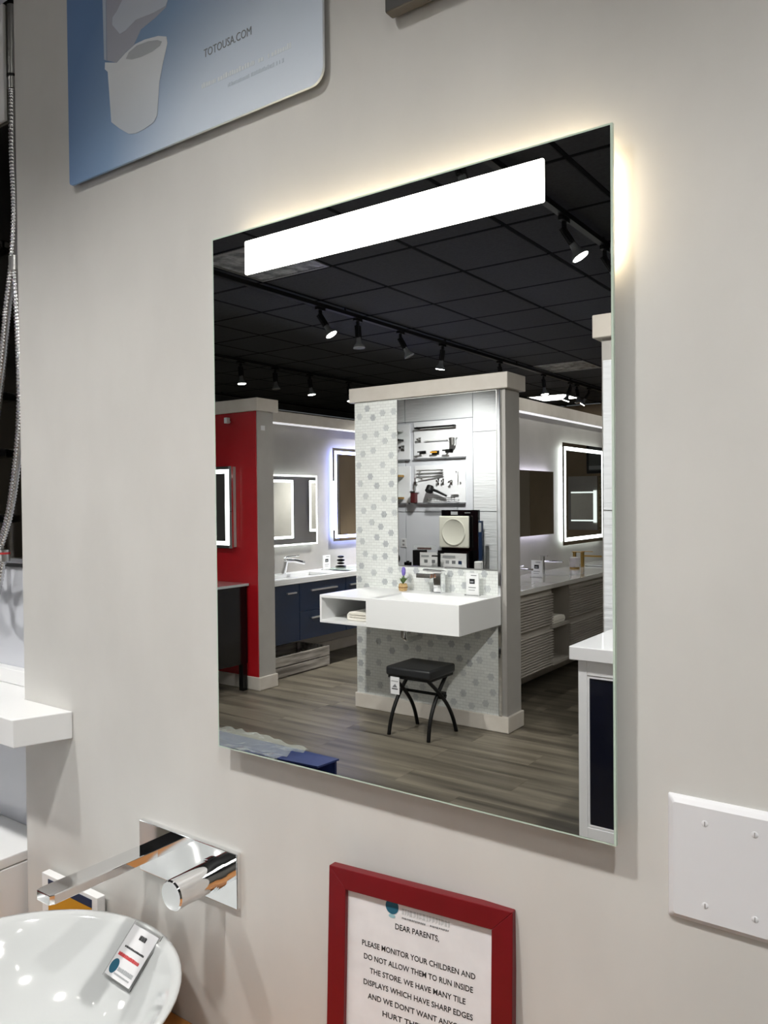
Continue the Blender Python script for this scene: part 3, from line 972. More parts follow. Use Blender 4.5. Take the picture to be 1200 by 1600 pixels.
# wall hung basin with open shelf
t = thing('wall_hung_basin', 'white wall hung rectangular basin with open side shelf', 'sink', (-1.75, YF, .65))
ZT, ZB_, FY = .822, .650, 2.905
X0, XD, X1 = -2.262, -1.905, -1.268
m = V()
m.box(XD, X1, FY, FY + .014, ZB_, ZT)                       # front
m.box(X1 - .014, X1, FY + .014, YF - .001, ZB_, ZT)         # right
m.box(XD, XD + .014, FY + .014, YF - .001, ZB_, ZT)         # divider
m.box(XD + .014, X1 - .014, 3.262, YF - .001, ZB_, ZT)      # tap ledge
m.box(XD + .014, X1 - .014, FY + .014, 3.262, ZB_, ZB_ + .02)
m.add([(XD + .014, FY + .014, ZT - .012), (X1 - .014, FY + .014, ZT - .012), (X1 - .10, 3.262, .72), (XD + .16, 3.262, .72), (XD + .014, 3.262, ZT - .012), (X1 - .014, 3.262, ZT - .012)], [(0, 1, 2, 3), (0, 3, 4), (1, 5, 2)])
m.build('basin', solid_white, t, bevel=.002)
m = V()
m.box(X0, XD, FY, YF - .001, ZT - .018, ZT).box(X0, XD, FY, YF - .001, ZB_, ZB_ + .018).box(X0, X0 + .016, FY, YF - .001, ZB_ + .018, ZT - .018).box(X0, XD, YF - .014, YF - .001, ZB_ + .018, ZT - .018)
m.build('open_shelf', solid_white, t, bevel=.002)
m = V().tube([(-1.845, 3.22, .652), (-1.845, 3.22, .55), (-1.845, 3.25, .525), (-1.845, 3.30, .525)], .020, 14).cyl((-1.845, 3.30, .525), (-1.845, 3.40, .525), .016)
m.build('drain_trap', chrome, t, smooth=True)
V().cyl((-1.79, 3.20, .640), (-1.79, 3.20, .585), .011).cyl((-1.79, 3.20, .59), (-1.79, 3.40, .59), .009).build('supply_valve', chrome, t, smooth=True)

t = thing('rolled_towel', 'folded cream towel inside the open shelf of the basin', 'towel', (-2.0, 3.0, .668))
m = V()
pf = [(0, 0), (.14, 0), (.155, .012), (.158, .030), (.145, .047), (.115, .055), (.05, .058), (.012, .052), (-.006, .034), (-.004, .012)]
m.prism([(-2.09 + a, 2.96, .6685 + c) for a, c in pf], (0, .22, 0))
m.build('towel_roll', towel_m, t, bevel=.008, seg=3)
V().box(-2.07, -1.95, 2.955, 2.962, .690, .694).box(-2.07, -1.95, 2.955, 2.962, .706, .710).build('fold', mat('towel_fold', s2l(200, 195, 184), .9), t)

t = thing('basin_faucet', 'chrome square single lever faucet on the wall hung basin', 'faucet', (-1.655, 3.335, ZT))
V().box(-1.685, -1.63, 3.31, 3.365, ZT, .948).build('body', chrome, t, bevel=.004)
V().box(-1.70, -1.628, 3.302, 3.37, ZT, ZT + .010).build('base', chrome, t, bevel=.002)
V().box(-1.79, -1.685, 3.275, 3.32, .916, .945).build('spout', chrome, t, bevel=.003)
V().prism([(-1.762, 3.31, .958), (-1.625, 3.31, .952), (-1.625, 3.31, .964), (-1.762, 3.31, .970)], (0, .05, 0)).build('lever', chrome, t, bevel=.002)


def price_card(label, x, y, z, h=.125, wd=.082, axis='x', group='small price cards', scale=1.):
    """a small white acrylic price card; axis is the direction its face runs along"""
    t = thing('price_card', label, 'card', (x, y, z), group)

    def bx(a0, a1, d0, d1, z0, z1):
        return V().box(x + a0, x + a1, y + d0, y + d1, z + z0, z + z1) if axis == 'x' else V().box(x - d1, x - d0, y + a0, y + a1, z + z0, z + z1)
    bx(-wd / 2, wd / 2, -.004, .004, .001, h).build('card', solid_white, t)
    bx(-wd / 2 - .004, wd / 2 + .004, -.02, .02, 0.0002, .004).build('foot', acrylic, t)
    bx(-wd * .22, wd * .2, -.0052, -.004, h * .52, h * .74).build('print_picture', ink, t)
    bx(-wd * .16, wd * .1, -.0058, -.0052, h * .58, h * .64).build('print_highlight', ink_lightgrey, t)
    bx(-wd * .1, wd * .34, -.0052, -.004, h * .88, h * .91).build('print_line', ink_grey, t)
    bx(-wd * .3, wd * .28, -.0052, -.004, h * .34, h * .37).build('print_line', ink_grey, t)
    bx(-wd * .3, wd * .2, -.0052, -.004, h * .22, h * .25).build('print_line', ink_lightgrey, t)
    return t


price_card('white price card at the right end of the wall hung basin', -1.43, 3.35, ZT, .135, .085)

t = thing('potted_lavender', 'small potted lavender on the wall hung basin', 'plant', (-1.925, 3.33, ZT))
V().lathe([(.022, 0), (.027, .004), (.029, .03), (.026, .045), (.022, .047), (.018, .043)], (-1.925, 3.33, ZT), 20).build('pot', pot_m, t, smooth=True)
V().lathe([(.0285, .020), (.0300, .020), (.0300, .027), (.0285, .027)], (-1.925, 3.33, ZT), 20, closed=True).build('band', mat('band_brown', s2l(140, 104, 60), .7), t)
rnd = random.Random(2)
for k in range(14):
    a = rnd.uniform(0, 6.28); l = rnd.uniform(.04, .065); r = rnd.uniform(.02, .045)
    b0 = Vector((-1.925, 3.33, ZT + .042)); tip = b0 + Vector((r * math.cos(a), r * math.sin(a), l * .8)); s = Vector((-math.sin(a), math.cos(a), 0)) * .005
    mid = (b0 + tip) / 2 + Vector((0, 0, .008))
    V().add([tuple(b0), tuple(mid - s), tuple(tip), tuple(mid + s), tuple(mid + Vector((0, 0, -.002)))], [(0, 1, 2, 3), (0, 4, 1), (1, 4, 2), (2, 4, 3), (3, 4, 0)]).build('leaf', leaf_m, t)
for k in range(5):
    x0, y0 = -1.925 + rnd.uniform(-.012, .014), 3.33 + rnd.uniform(-.012, .012)
    s_ = V().cyl((-1.925, 3.33, ZT + .04), (x0, y0, ZT + .10), .0015, n=6).build('stem', leaf_m, t)
    V().ball((x0, y0, ZT + .125), .009, .009, .028, 10, 6).build('blossom', flower_m, s_, smooth=True)

# stool
SX0, SX1, SY0, SY1 = -1.795, -1.485, 2.945, 3.235
t = thing('stool', 'black padded stool with crossed curved metal legs', 'stool', (-1.64, 3.09, 0))
V().box(SX0, SX1, SY0, SY1, .372, .426).build('cushion', leather, t, bevel=.014, seg=4, smooth=True)
V().box(SX0 + .012, SX1 - .012, SY0 + .012, SY1 - .012, .357, .373).build('seat_frame', black_metal, t)
for (xs_) in (-1.805, -1.525):
    for s_ in (1, -1):
        # from the seat's edge, crossing at mid height, bowing to the opposite foot
        y_top, y_foot = (SY0 + .03, 3.285) if s_ == 1 else (SY1 - .02, 3.005)
        ymid = 3.145
        pts = []
        for k in range(15):
            u = k / 14
            z = .36 - .36 * u
            y = y_top * (1 - u) + y_foot * u + .055 * (1 if s_ == 1 else -1) * math.sin(math.pi * u) * 1.0
            pts.append((xs_ + (.011 if s_ == 1 else -.011) + (.03 if xs_ < -1.6 else 0) * (1 - u), y, max(z, .0)))
        V().tube(pts, .0115, 10).build('leg', black_metal, t, smooth=True)
V().cyl((-1.805, 3.145, .245), (-1.50, 3.145, .245), .009, n=10).build('stretcher', black_metal, t, smooth=True)
V().box(-1.542, -1.508, 3.125, 3.165, .225, .265).build('pivot', black_metal, t, bevel=.003)
tg = V().box(-1.745, -1.683, 2.925, 2.929, .272, .372).build('hang_tag', paper, t)
V().box(-1.735, -1.693, 2.9242, 2.925, .30, .306).build('print_line', ink, tg)
V().prism([(-1.732, 2.9242, .312), (-1.696, 2.9242, .312), (-1.712, 2.9242, .332)], (0, .0008, 0)).build('print_mark', ink_grey, tg)
V().box(-1.738, -1.690, 2.9242, 2.925, .345, .351).build('print_line', ink_lightgrey, tg)


# ================================================================== LED MIRRORS
def led_mirror(label, X, y0, y1, z0, z1, glow, front, border=.035, band=.02, depth=.04, topbar=True, dark_rim=False):
    """mirror hung on a wall whose face is at X, looking towards +X; lit from behind, with a frosted band on its face"""
    t = thing('backlit_mirror', label, 'mirror', (X, (y0 + y1) / 2, z0))
    V().box(X + depth - .005, X + depth, y0, y1, z0, z1).build('glass', mirror_far, t)
    V().box(X, X + depth - .012, y0 + .05, y1 - .05, z0 + .05, z1 - .05).build('back_box', white_plastic, t)
    m = V()
    i_ = .035
    for (a, b_, c, d) in ((y0 + i_, y1 - i_, z0 + i_, z0 + i_ + .012), (y0 + i_, y1 - i_, z1 - i_ - .012, z1 - i_), (y0 + i_, y0 + i_ + .012, z0 + i_ + .012, z1 - i_ - .012), (y1 - i_ - .012, y1 - i_, z0 + i_ + .012, z1 - i_ - .012)):
        m.box(X + .008, X + depth - .010, a, b_, c, d)
    m.build('glow_strip', glow, t)
    if front:
        m = V()
        a, b_, c, d = y0 + border, y1 - border, z0 + border, z1 - border
        for (p, q, r, s) in ((a, b_, c, c + band), (a, b_, d - band, d), (a, a + band, c + band, d - band), (b_ - band, b_, c + band, d - band)):
            m.box(X + depth, X + depth + .0012, p, q, r, s)
        m.build('light_band', front, t)
    return t


led_mirror('white edged backlit mirror above the blue vanity beside the red wall', -3.78, 3.55, 4.625, 1.016, 1.630, led_white, led_white, 0.0, .012)
led_mirror('taller blue glowing mirror next to the mosaic end wall', -3.78, 4.855, 5.75, 1.024, 1.896, led_cool, led_cool, .028, .028)
led_mirror('lavender backlit mirror without frame over the ribbed vanity', -1.72, 3.75, 5.142, 1.119, 1.619, led_lav, None)
led_mirror('tall mirror with bright white light frame over the ribbed vanity, cut by the tiled wall', -1.72, 5.333, 6.30, 1.012, 1.868, led_white, led_white, .032, .03)
# on the spine's left face, seen only inside the blue vanity's mirrors


def led_mirror_left(label, X, y0, y1, z0, z1):
    t = thing('backlit_mirror', label, 'mirror', (X, (y0 + y1) / 2, z0))
    V().box(X - .04, X - .035, y0, y1, z0, z1).build('glass', mirror_far, t)
    V().box(X - .03, X, y0 + .04, y1 - .04, z0 + .04, z1 - .04).build('back_box', white_plastic, t)
    m = V()
    for (p, q, r, s) in ((y0, y1, z0, z0 + .03), (y0, y1, z1 - .03, z1), (y0, y0 + .03, z0 + .03, z1 - .03), (y1 - .03, y1, z0 + .03, z1 - .03)):
        m.box(X - .0412, X - .04, p, q, r, s)
    m.build('light_band', led_white, t)


led_mirror_left('light framed mirror seen inside the white edged mirror, nearer one', -1.85, 5.55, 6.35, .95, 1.66)
led_mirror_left('light framed mirror seen inside the white edged mirror, farther one', -1.85, 6.65, 7.15, 1.02, 1.66)
t = tag(V().box(-1.862, -1.851, 7.3, 8.9, .12, 2.05).build('brown_panel', brown_wall), 'tall brown wall panel seen inside the blue glowing mirror', 'panel')

# medicine cabinet on the red wall
t = thing('medicine_cabinet', 'mirrored medicine cabinet with light frame on the red wall', 'cabinet', (-3.79, 3.352, 1.05))
V().box(-4.05, -3.452, 3.318, 3.351, 1.06, 1.665).build('body', mat('cabinet_side', s2l(206, 214, 210), .15, .3), t, bevel=.002)
dr = V().box(-4.055, -3.447, 3.300, 3.317, 1.052, 1.668).build('door', mirror_far, t)
m = V()
for (p, q, r, s) in ((-4.03, -3.475, 1.075, 1.105), (-4.03, -3.475, 1.615, 1.645), (-4.03, -3.99, 1.105, 1.615), (-3.515, -3.475, 1.105, 1.615)):
    m.box(p, q, 3.2988, 3.3002, r, s)
m.build('light_band', led_white, dr)
t = tag(V().box(-3.525, -3.50, 3.34, 3.3515, 2.0, 2.012).box(-3.525, -3.495, 3.305, 3.34, 1.992, 2.035).build('wall_hook', white_plastic, bevel=.003), 'small white hook high on the red wall', 'hook')

# black vanity before the red wall
t = thing('black_vanity', 'black vanity with thin pale glass top before the red wall', 'vanity', (-3.7, 3.1, 0))
V().box(-4.3, -3.333, 2.86, 3.335, .20, .775).build('body', black_gloss, t, bevel=.002)
V().box(-4.32, -3.320, 2.845, 3.345, .776, .794).build('top', mat('glass_top', s2l(190, 200, 200), .06, coat=.8), t, bevel=.002)
for (xx, yy_) in ((-3.375, 3.285), (-3.375, 2.87), (-4.29, 2.87), (-4.29, 3.285)):
    V().box(xx, xx + .042, yy_, yy_ + .042, 0, .20).build('leg', black_gloss, t)
for a, b_ in ((-4.29, -3.82), (-3.81, -3.34)):
    d_ = V().box(a, b_, 2.845, 2.86, .22, .765).build('door', black_gloss, t, bevel=.002)
    V().box((a + b_) / 2 - .05, (a + b_) / 2 + .05, 2.835, 2.845, .72, .728).build('handle', chrome, d_)
t = tag(V().box(-3.64, -3.595, 3.20, 3.204, .7945, .88).build('acrylic_card', acrylic), 'clear acrylic card standing on the black vanity', 'card')

# ================================================================== BLUE VANITY (left aisle)
BXF = -3.36
t = thing('blue_vanity', 'navy blue wall hung vanity with white basin top', 'vanity', (-3.57, 4.6, .27))
V().box(-3.779, BXF - .02, 3.56, 5.75, .27, .736).build('body', navy, t)
m = V()
m.box(-3.779, BXF + .012, 3.555, 5.76, .737, .752)
m.box(BXF - .03, BXF + .012, 3.555, 5.76, .752, .781).box(-3.779, -3.66, 3.555, 5.76, .752, .781)
for a, b_ in ((3.555, 3.70), (4.42, 4.60), (5.30, 5.76)):
    m.box(-3.66, BXF - .03, a, b_, .752, .781)
m.build('basin_top', solid_white, t, bevel=.003)
for (y0, y1, z0, z1, hy0, hy1, hz) in ((3.565, 3.945, .273, .733, 3.79, 3.90, .667),
                                       (3.95, 4.55, .505, .733, 4.08, 4.42, .667), (3.95, 4.55, .273, .502, 4.08, 4.42, .441),
                                       (4.555, 5.15, .505, .733, 4.60, 4.95, .667), (4.555, 5.15, .273, .502, 4.60, 4.95, .441),
                                       (5.155, 5.745, .505, .733, 5.27, 5.62, .667), (5.155, 5.745, .273, .502, 5.27, 5.62, .441)):
    d_ = V().box(BXF - .02, BXF, y0, y1, z0, z1).build('drawer', navy, t, bevel=.0015)
    V().box(BXF, BXF + .02, hy0, hy1, hz - .006, hz + .006).build('handle', brushed, d_, bevel=.002)

t = thing('aisle_faucet', 'chrome slanted faucet on the blue vanity', 'faucet', (-3.70, 4.15, .781))
V().tube([(-3.72, 4.15, .782), (-3.71, 4.16, .84), (-3.70, 4.165, .90)], [.021, .018, .017], 18).build('body', chrome, t, smooth=True)
V().tube([(-3.71, 4.155, .895), (-3.64, 4.21, .892), (-3.57, 4.26, .872)], [.017, .016, .014], 14).build('spout', chrome, t, smooth=True)
V().tube([(-3.71, 4.15, .905), (-3.69, 4.17, .925), (-3.61, 4.235, .935)], [.012, .007, .006], 10).build('lever', chrome, t, smooth=True)
t = thing('basin_drain', 'small chrome drain in the blue vanity basin', 'drain', (-3.52, 4.08, .752))
V().lathe([(.002, .003), (.022, .004), (.026, .001), (.026, 0)], (-3.52, 4.08, .7525), 20).build('drain_cap', chrome, t, smooth=True)
price_card('white price card beside the black stone stack on the blue vanity', -3.665, 4.66, .781, .13, .10, 'y')
t = thing('stone_stack', 'stack of four black pebbles on the blue vanity', 'ornament', (-3.62, 4.84, .781))
for (z0, r, h) in ((.793, .052, .012), (.822, .036, .011), (.850, .038, .014), (.882, .032, .012)):
    V().ball((-3.66, 4.86, z0 + .002), r, r, h, 16, 8).build('pebble', black_gloss, t, smooth=True)
t = tag(V().box(-3.75, -3.44, 4.70, 5.02, .7815, .787).build('soap_tray', glass_edge, bevel=.002), 'pale flat tray under the black stones', 'tray')
t = thing('wooden_crate', 'weathered grey plank crate under the blue vanity', 'crate', (-3.5, 4.0, 0))
for (z0, z1) in ((.012, .085), (.095, .172)):
    V().box(-3.385, -3.37, 3.60, 4.335, z0, z1).build('plank', grey_crate, t, bevel=.002)
    V().box(-3.72, -3.705, 3.60, 4.335, z0, z1).build('plank', grey_crate, t, bevel=.002)
    V().box(-3.705, -3.385, 4.32, 4.335, z0, z1).build('plank', grey_crate, t, bevel=.002)
    V().box(-3.705, -3.385, 3.60, 3.615, z0, z1).build('plank', grey_crate, t, bevel=.002)
V().box(-3.705, -3.385, 3.615, 4.32, .0, .012).build('bottom', grey_crate, t)
for y0 in (3.62, 4.28):
    V().box(-3.705, -3.685, y0, y0 + .035, .012, .172).box(-3.405, -3.385, y0, y0 + .035, .012, .172).build('corner_post', grey_crate, t)

# ================================================================== RIBBED VANITY (right aisle)
RX = -1.285
t = thing('ribbed_vanity', 'taupe wall hung vanity with ribbed drawer fronts and open niche', 'vanity', (-1.5, 4.5, .26))
SEG = [(3.62, 4.20), (4.50, 5.20), (5.50, 6.55)]
V().box(-1.719, RX - .02, 3.62, 4.20, .262, .795).build('body', taupe, t)
V().box(-1.719, RX - .02, 4.50, 5.20, .262, .795).build('body', taupe, t)
V().box(-1.719, RX - .02, 5.50, 6.55, .262, .795).build('body', taupe, t)
for (a, b_) in ((4.20, 4.50), (5.20, 5.50)):
    V().box(-1.719, RX, a, b_, .262, .282).box(-1.719, -1.70, a, b_, .282, .795).build('niche_panel', taupe, t)
    V().box(-1.70, RX, a, b_, .515, .533).build('niche_shelf', taupe, t)
for (y0, y1) in SEG:
    for (z0, z1) in ((.262, .512), (.545, .772)):
        m = V()
        m.box(RX - .02, RX - .006, y0 + .002, y1 - .002, z0, z1)
        z = z0
        p = .0178
        while z + p <= z1 + 1e-6:
            m.prism([(RX - .006, y0 + .002, z + p * .12), (RX + .008, y0 + .002, z + p * .58), (RX + .008, y0 + .002, z + p * .80), (RX - .006, y0 + .002, z + p)], (0, y1 - y0 - .004, 0))
            z += p
        m.build('ribbed_drawer', taupe, t)
    V().box(RX - .02, RX - .008, y0, y1, .772, .795).build('rail', taupe, t)
V().box(-1.719, RX + .022, 3.615, 6.56, .796, .826).build('stone_worktop', stone_top, t, bevel=.002)
for (y0, y1) in ((3.78, 4.15), (4.72, 5.05), (5.62, 6.0)):
    V().box(-1.62, -1.38, y0, y1, .8262, .8272).build('basin_recess', porcelain, t)
t = thing('niche_towel', 'folded pale towel on the niche shelf of the ribbed vanity', 'towel', (-1.36, 4.35, .533))
m = V(); m.prism([(-1.50, 4.24 + a * 1.4, .5335 + c) for a, c in pf], (.20, 0, 0)); m.build('towel_roll', towel_m, t, bevel=.008, seg=3)
V().box(-1.304, -1.2985, 4.26, 4.43, .553, .557).build('fold', mat('towel_fold'), t)

ZC = .826
t = thing('low_faucet', 'low chrome faucet on the ribbed vanity close behind the mosaic wall', 'faucet', (-1.62, 4.33, ZC))
V().cyl((-1.62, 4.33, ZC), (-1.62, 4.33, ZC + .085), .022).build('body', chrome, t, smooth=True)
V().box(-1.61, -1.49, 4.318, 4.342, ZC + .065, ZC + .080).build('spout', chrome, t, bevel=.003)
V().box(-1.64, -1.56, 4.32, 4.34, ZC + .090, ZC + .098).build('lever', chrome, t, bevel=.002)
t = thing('aisle_side_faucet', 'chrome faucet with long thin spout beside the price card', 'faucet', (-1.62, 4.79, ZC))
V().cyl((-1.62, 4.79, ZC), (-1.62, 4.79, ZC + .135), .017).build('body', chrome, t, smooth=True)
V().cyl((-1.62, 4.79, ZC + .095), (-1.46, 4.80, ZC + .098), .008, n=12).build('spout', chrome, t, smooth=True)
V().box(-1.64, -1.58, 4.782, 4.798, ZC + .136, ZC + .142).build('lever', chrome, t)
price_card('white price card on the ribbed vanity worktop', -1.54, 4.51, ZC, .125, .085, 'x')
t = thing('soap_dispenser', 'clear glass soap dispenser with gold pump on the ribbed vanity', 'dispenser', (-1.585, 5.34, ZC))
V().lathe([(.002, .012), (.038, .012), (.040, .016), (.040, .088), (.034, .095), (.016, .098), (.002, .098)], (-1.585, 5.34, ZC), 24).build('bottle', mat('pale_glass', s2l(226, 222, 224), .1, trans=.4), t, smooth=True)
V().lathe([(.041, 0), (.041, .012), (.002, .012)], (-1.585, 5.34, ZC), 24).build('base_ring', gold, t, smooth=True)
V().cyl((-1.585, 5.34, ZC + .098), (-1.585, 5.34, ZC + .135), .014).cyl((-1.585, 5.34, ZC + .135), (-1.585, 5.34, ZC + .142), .022).box(-1.585, -1.53, 5.335, 5.345, ZC + .134, ZC + .142).build('pump', gold, t, smooth=True)
t = thing('gold_faucet', 'brushed gold faucet at the far end of the ribbed vanity', 'faucet', (-1.6, 5.55, ZC))
V().cyl((-1.60, 5.55, ZC), (-1.60, 5.55, ZC + .125), .016).build('body', gold, t, smooth=True)
V().cyl((-1.60, 5.55, ZC + .092), (-1.45, 5.60, ZC + .088), .008, n=12).build('spout', gold, t, smooth=True)
V().box(-1.61, -1.51, 5.545, 5.56, ZC + .126, ZC + .132).build('lever', gold, t)
t = tag(V().box(-1.60, -1.45, 5.60, 5.75, ZC + .0015, ZC + .012).build('soap_dish', porcelain, bevel=.004), 'small white dish beside the gold faucet', 'dish')

# ================================================================== WHITE CABINET at the mirror's right edge
t = thing('white_cabinet', 'white framed cabinet with navy panels and thick white top', 'cabinet', (.3, 2.1, 0))
CY = 1.85
V().box(-.195, .80, CY - .02, 2.345, .829, .877).build('top', lacquer_white, t, bevel=.003)
V().box(-.166, .77, CY + .012, 2.345, .19, .828).build('body', lacquer_white, t)
m = V()
m.box(-.169, -.137, CY, CY + .014, .19, .826).box(.28, .312, CY, CY + .014, .19, .826).box(.74, .772, CY, CY + .014, .19, .826)
m.box(-.137, .28, CY, CY + .014, .775, .826).box(-.137, .28, CY, CY + .014, .19, .236).box(.312, .74, CY, CY + .014, .775, .826).box(.312, .74, CY, CY + .014, .19, .236)
m.build('face_frame', lacquer_white, t, bevel=.002)
for a, b_ in ((-.137, .28), (.312, .74)):
    p_ = V().box(a + .004, b_ - .004, CY + .006, CY + .0125, .240, .771).build('door', navy_dark, t)
    m = V()
    m.box(a + .001, a + .008, CY + .002, CY + .012, .237, .774).box(b_ - .008, b_ - .001, CY + .002, CY + .012, .237, .774).box(a + .008, b_ - .008, CY + .002, CY + .012, .766, .774).box(a + .008, b_ - .008, CY + .002, CY + .012, .237, .245)
    m.build('door_bead', lacquer_white, p_)
for (xx, yy_) in ((-.166, CY + .005), (.728, CY + .005), (-.166, 2.30), (.728, 2.30)):
    V().box(xx, xx + .042, yy_, yy_ + .042, 0, .19).build('leg', lacquer_white, t)

# ================================================================== DISPLAY WALL seen in the column's mirror
DY = REC_Y - .001
GBD = 'white display boards on the tiled wall'


def board(label, x0, x1, z0, z1):
    t = thing('display_board', label, 'board', ((x0 + x1) / 2, DY, z0), GBD, room=False)
    MB().box(x0, x1, DY - .016, DY, z0, z1).build('board_panel', board_m, t, bevel=.002)
    MB().box(x0, x1, DY - .030, DY - .0162, z0 - .012, z0 + .004).build('ledge', mat('ledge_grey', s2l(120, 122, 126), .5), t)
    return t


board('upper right display board with the long black bar', -4.165, -3.472, 1.885, 2.305)
board('upper left display board cut by the frameless mirror edge', -4.9, -4.22, 1.878, 2.295)
board('lower right display board with steel bars and handshower', -4.155, -3.478, 1.368, 1.80)
board('lower left display board with gold rimmed shelves', -4.9, -4.222, 1.368, 1.80)
BY = DY - .0166


def bar_item(label, x0, z0, x1, z1, r, material, standoff=.05, cat='bar', name='towel_bar', group=None):
    t = thing(name, label, cat, ((x0 + x1) / 2, BY, min(z0, z1)), group, room=False)
    MB().cyl((x0, BY - standoff, z0), (x1, BY - standoff, z1), r, n=12).build('bar', material, t, smooth=True)
    for (x, z) in ((x0 + .03 * (1 if x1 > x0 else -1), z0), (x1 - .03 * (1 if x1 > x0 else -1), z1)):
        MB().cyl((x, BY, z), (x, BY - standoff, z), r * 1.3, n=12).build('post', material, t, smooth=True)
    return t


bar_item('long black towel bar on the upper right board', -4.12, 2.235, -3.575, 2.235, .011, black_metal)
bar_item('thin white rail under the long black bar', -3.99, 2.09, -3.68, 2.09, .006, solid_white, .03, 'bar')
bar_item('topmost slim steel bar on the lower right board', -4.10, 1.742, -3.745, 1.742, .007, brushed, .04)
bar_item('second slim steel bar on the lower right board', -4.10, 1.708, -3.745, 1.712, .007, brushed, .04)
bar_item('tilted steel bar below the two slim bars', -4.08, 1.650, -3.745, 1.692, .006, brushed, .03)


def small_item(name, label, cat, x, z, w, h, d, material, knob=None):
    t = thing(name, label, cat, (x, BY, z - h / 2), None, room=False)
    MB().box(x - w / 2, x + w / 2, BY - .008, BY, z - h / 2, z + h / 2).build('plate', material, t, bevel=.003)
    MB().cyl((x, BY - .008, z + h * .1), (x, BY - d, z + h * .1), min(w, h) * .22, n=12).build('peg', material, t, smooth=True)
    MB().box(x - w * .45, x + w * .45, BY - d - .012, BY - d, z - h * .12, z + h * .28).build('hook_arm', knob or material, t, bevel=.003)
    return t


small_item('robe_hook', 'small steel double hook below the left end of the black bar', 'hook', -4.08, 2.10, .035, .06, .04, brushed)
small_item('robe_hook', 'dark steel hook at the lower left of the upper right board', 'hook', -4.04, 1.955, .09, .035, .05, black_metal)
small_item('robe_hook', 'black and yellow hook at the bottom of the upper right board', 'hook', -3.866, 1.944, .10, .045, .04, black_metal, yellow_card)
small_item('paper_holder', 'black paper holder right of the black and yellow hook', 'holder', -3.685, 1.958, .10, .04, .07, black_metal)
small_item('robe_hook', 'tiny steel knob in the lower left corner of the upper right board', 'hook', -4.13, 1.91, .03, .025, .03, brushed)
small_item('robe_hook', 'steel hook on the lower right board beside the thin rod', 'hook', -3.66, 1.60, .035, .055, .04, brushed)
small_item('robe_hook', 'left chrome hook of the pair above the handshower', 'hook', -3.83, 1.61, .022, .07, .03, chrome)
small_item('robe_hook', 'right chrome hook of the pair above the handshower', 'hook', -3.765, 1.61, .022, .07, .03, chrome)
bar_item('thin upright steel rod on the lower right board', -3.56, 1.72, -3.565, 1.60, .004, brushed, .02, 'rod', 'steel_rod')

t = thing('cup_holder', 'grey mesh cup holder at the right of the upper right board', 'holder', (-3.61, BY, 2.01), None, room=False)
MB().lathe([(.028, 0), (.036, .01), (.040, .09), (.036, .092), (.030, .012)], (-3.61, BY - .055, 2.01), 20).build('cup', brushed, t, smooth=True)
MB().box(-3.67, -3.57, BY - .02, BY, 2.095, 2.106).build('bracket', brushed, t)
t = thing('soap_bottle', 'dark red soap bottle in a steel holder on the lower right board', 'bottle', (-4.13, BY, 1.365), None, room=False)
MB().box(-4.165, -4.10, BY - .085, BY - .025, 1.368, 1.50).build('bottle_body', bottle_amber, t, bevel=.008)
MB().cyl((-4.13, BY - .055, 1.50), (-4.13, BY - .055, 1.57), .012).box(-4.15, -4.08, BY - .062, BY - .048, 1.57, 1.582).build('pump', brushed, t)
MB().box(-4.17, -4.095, BY - .09, BY, 1.49, 1.505).cyl((-4.13, BY - .03, 1.60), (-4.13, BY, 1.60), .02).cyl((-4.13, BY - .03, 1.5), (-4.13, BY - .03, 1.66), .006).build('bracket', chrome, t)
t = thing('handshower', 'black handshower over a steel basket on the lower right board', 'handshower', (-3.85, BY, 1.45), None, room=False)
MB().cyl((-3.91, BY - .05, 1.555), (-3.91, BY - .085, 1.50), .042, .046, n=20).build('spray_head', black_metal, t, smooth=True)
MB().tube([(-3.90, BY - .06, 1.53), (-3.82, BY - .05, 1.50), (-3.70, BY - .04, 1.445)], [.018, .015, .012], 12).build('handle', black_metal, t, smooth=True)
MB().box(-3.935, -3.905, BY - .05, BY, 1.49, 1.54).build('bracket', black_metal, t)
t = thing('wire_basket', 'steel wire shower basket at the bottom of the lower right board', 'basket', (-3.73, BY, 1.37), None, room=False)
m = MB()
for z in (1.385, 1.405, 1.425):
    m.tube([(-3.93, BY - .005, z), (-3.93, BY - .09, z), (-3.56, BY - .09, z), (-3.56, BY - .005, z)], .004, 6)
for k in range(10):
    x = -3.91 + k * .038
    m.tube([(x, BY - .005, 1.385), (x, BY - .09, 1.385), (x, BY - .09, 1.425)], .0025, 6)
m.build('wires', hose_steel, t)
MB().box(-3.66, -3.56, BY - .02, BY, 1.455, 1.463).build('upper_rail', brushed, t)
for z0, lab, mm in ((2.215, 'upper chrome shelf on the left display board', brushed), (2.105, 'black rimmed shelf on the left display board', black_metal), (1.685, 'upper gold rimmed shelf on the lower left board', gold), (1.425, 'lower gold rimmed shelf on the lower left board', gold)):
    t = thing('glass_shelf', lab, 'shelf', (-4.46, BY, z0), None, room=False)
    MB().box(-4.60, -4.315, BY - .11, BY, z0 - .004, z0 + .004).build('pane', glass_edge, t)
    MB().box(-4.60, -4.31, BY - .116, BY - .110, z0 - .010, z0 + .014).box(-4.315, -4.309, BY - .116, BY, z0 - .010, z0 + .014).build('rim', mm, t)
small_item('robe_hook', 'chrome hook on the upper left board', 'hook', -4.32, 2.015, .05, .07, .05, chrome)

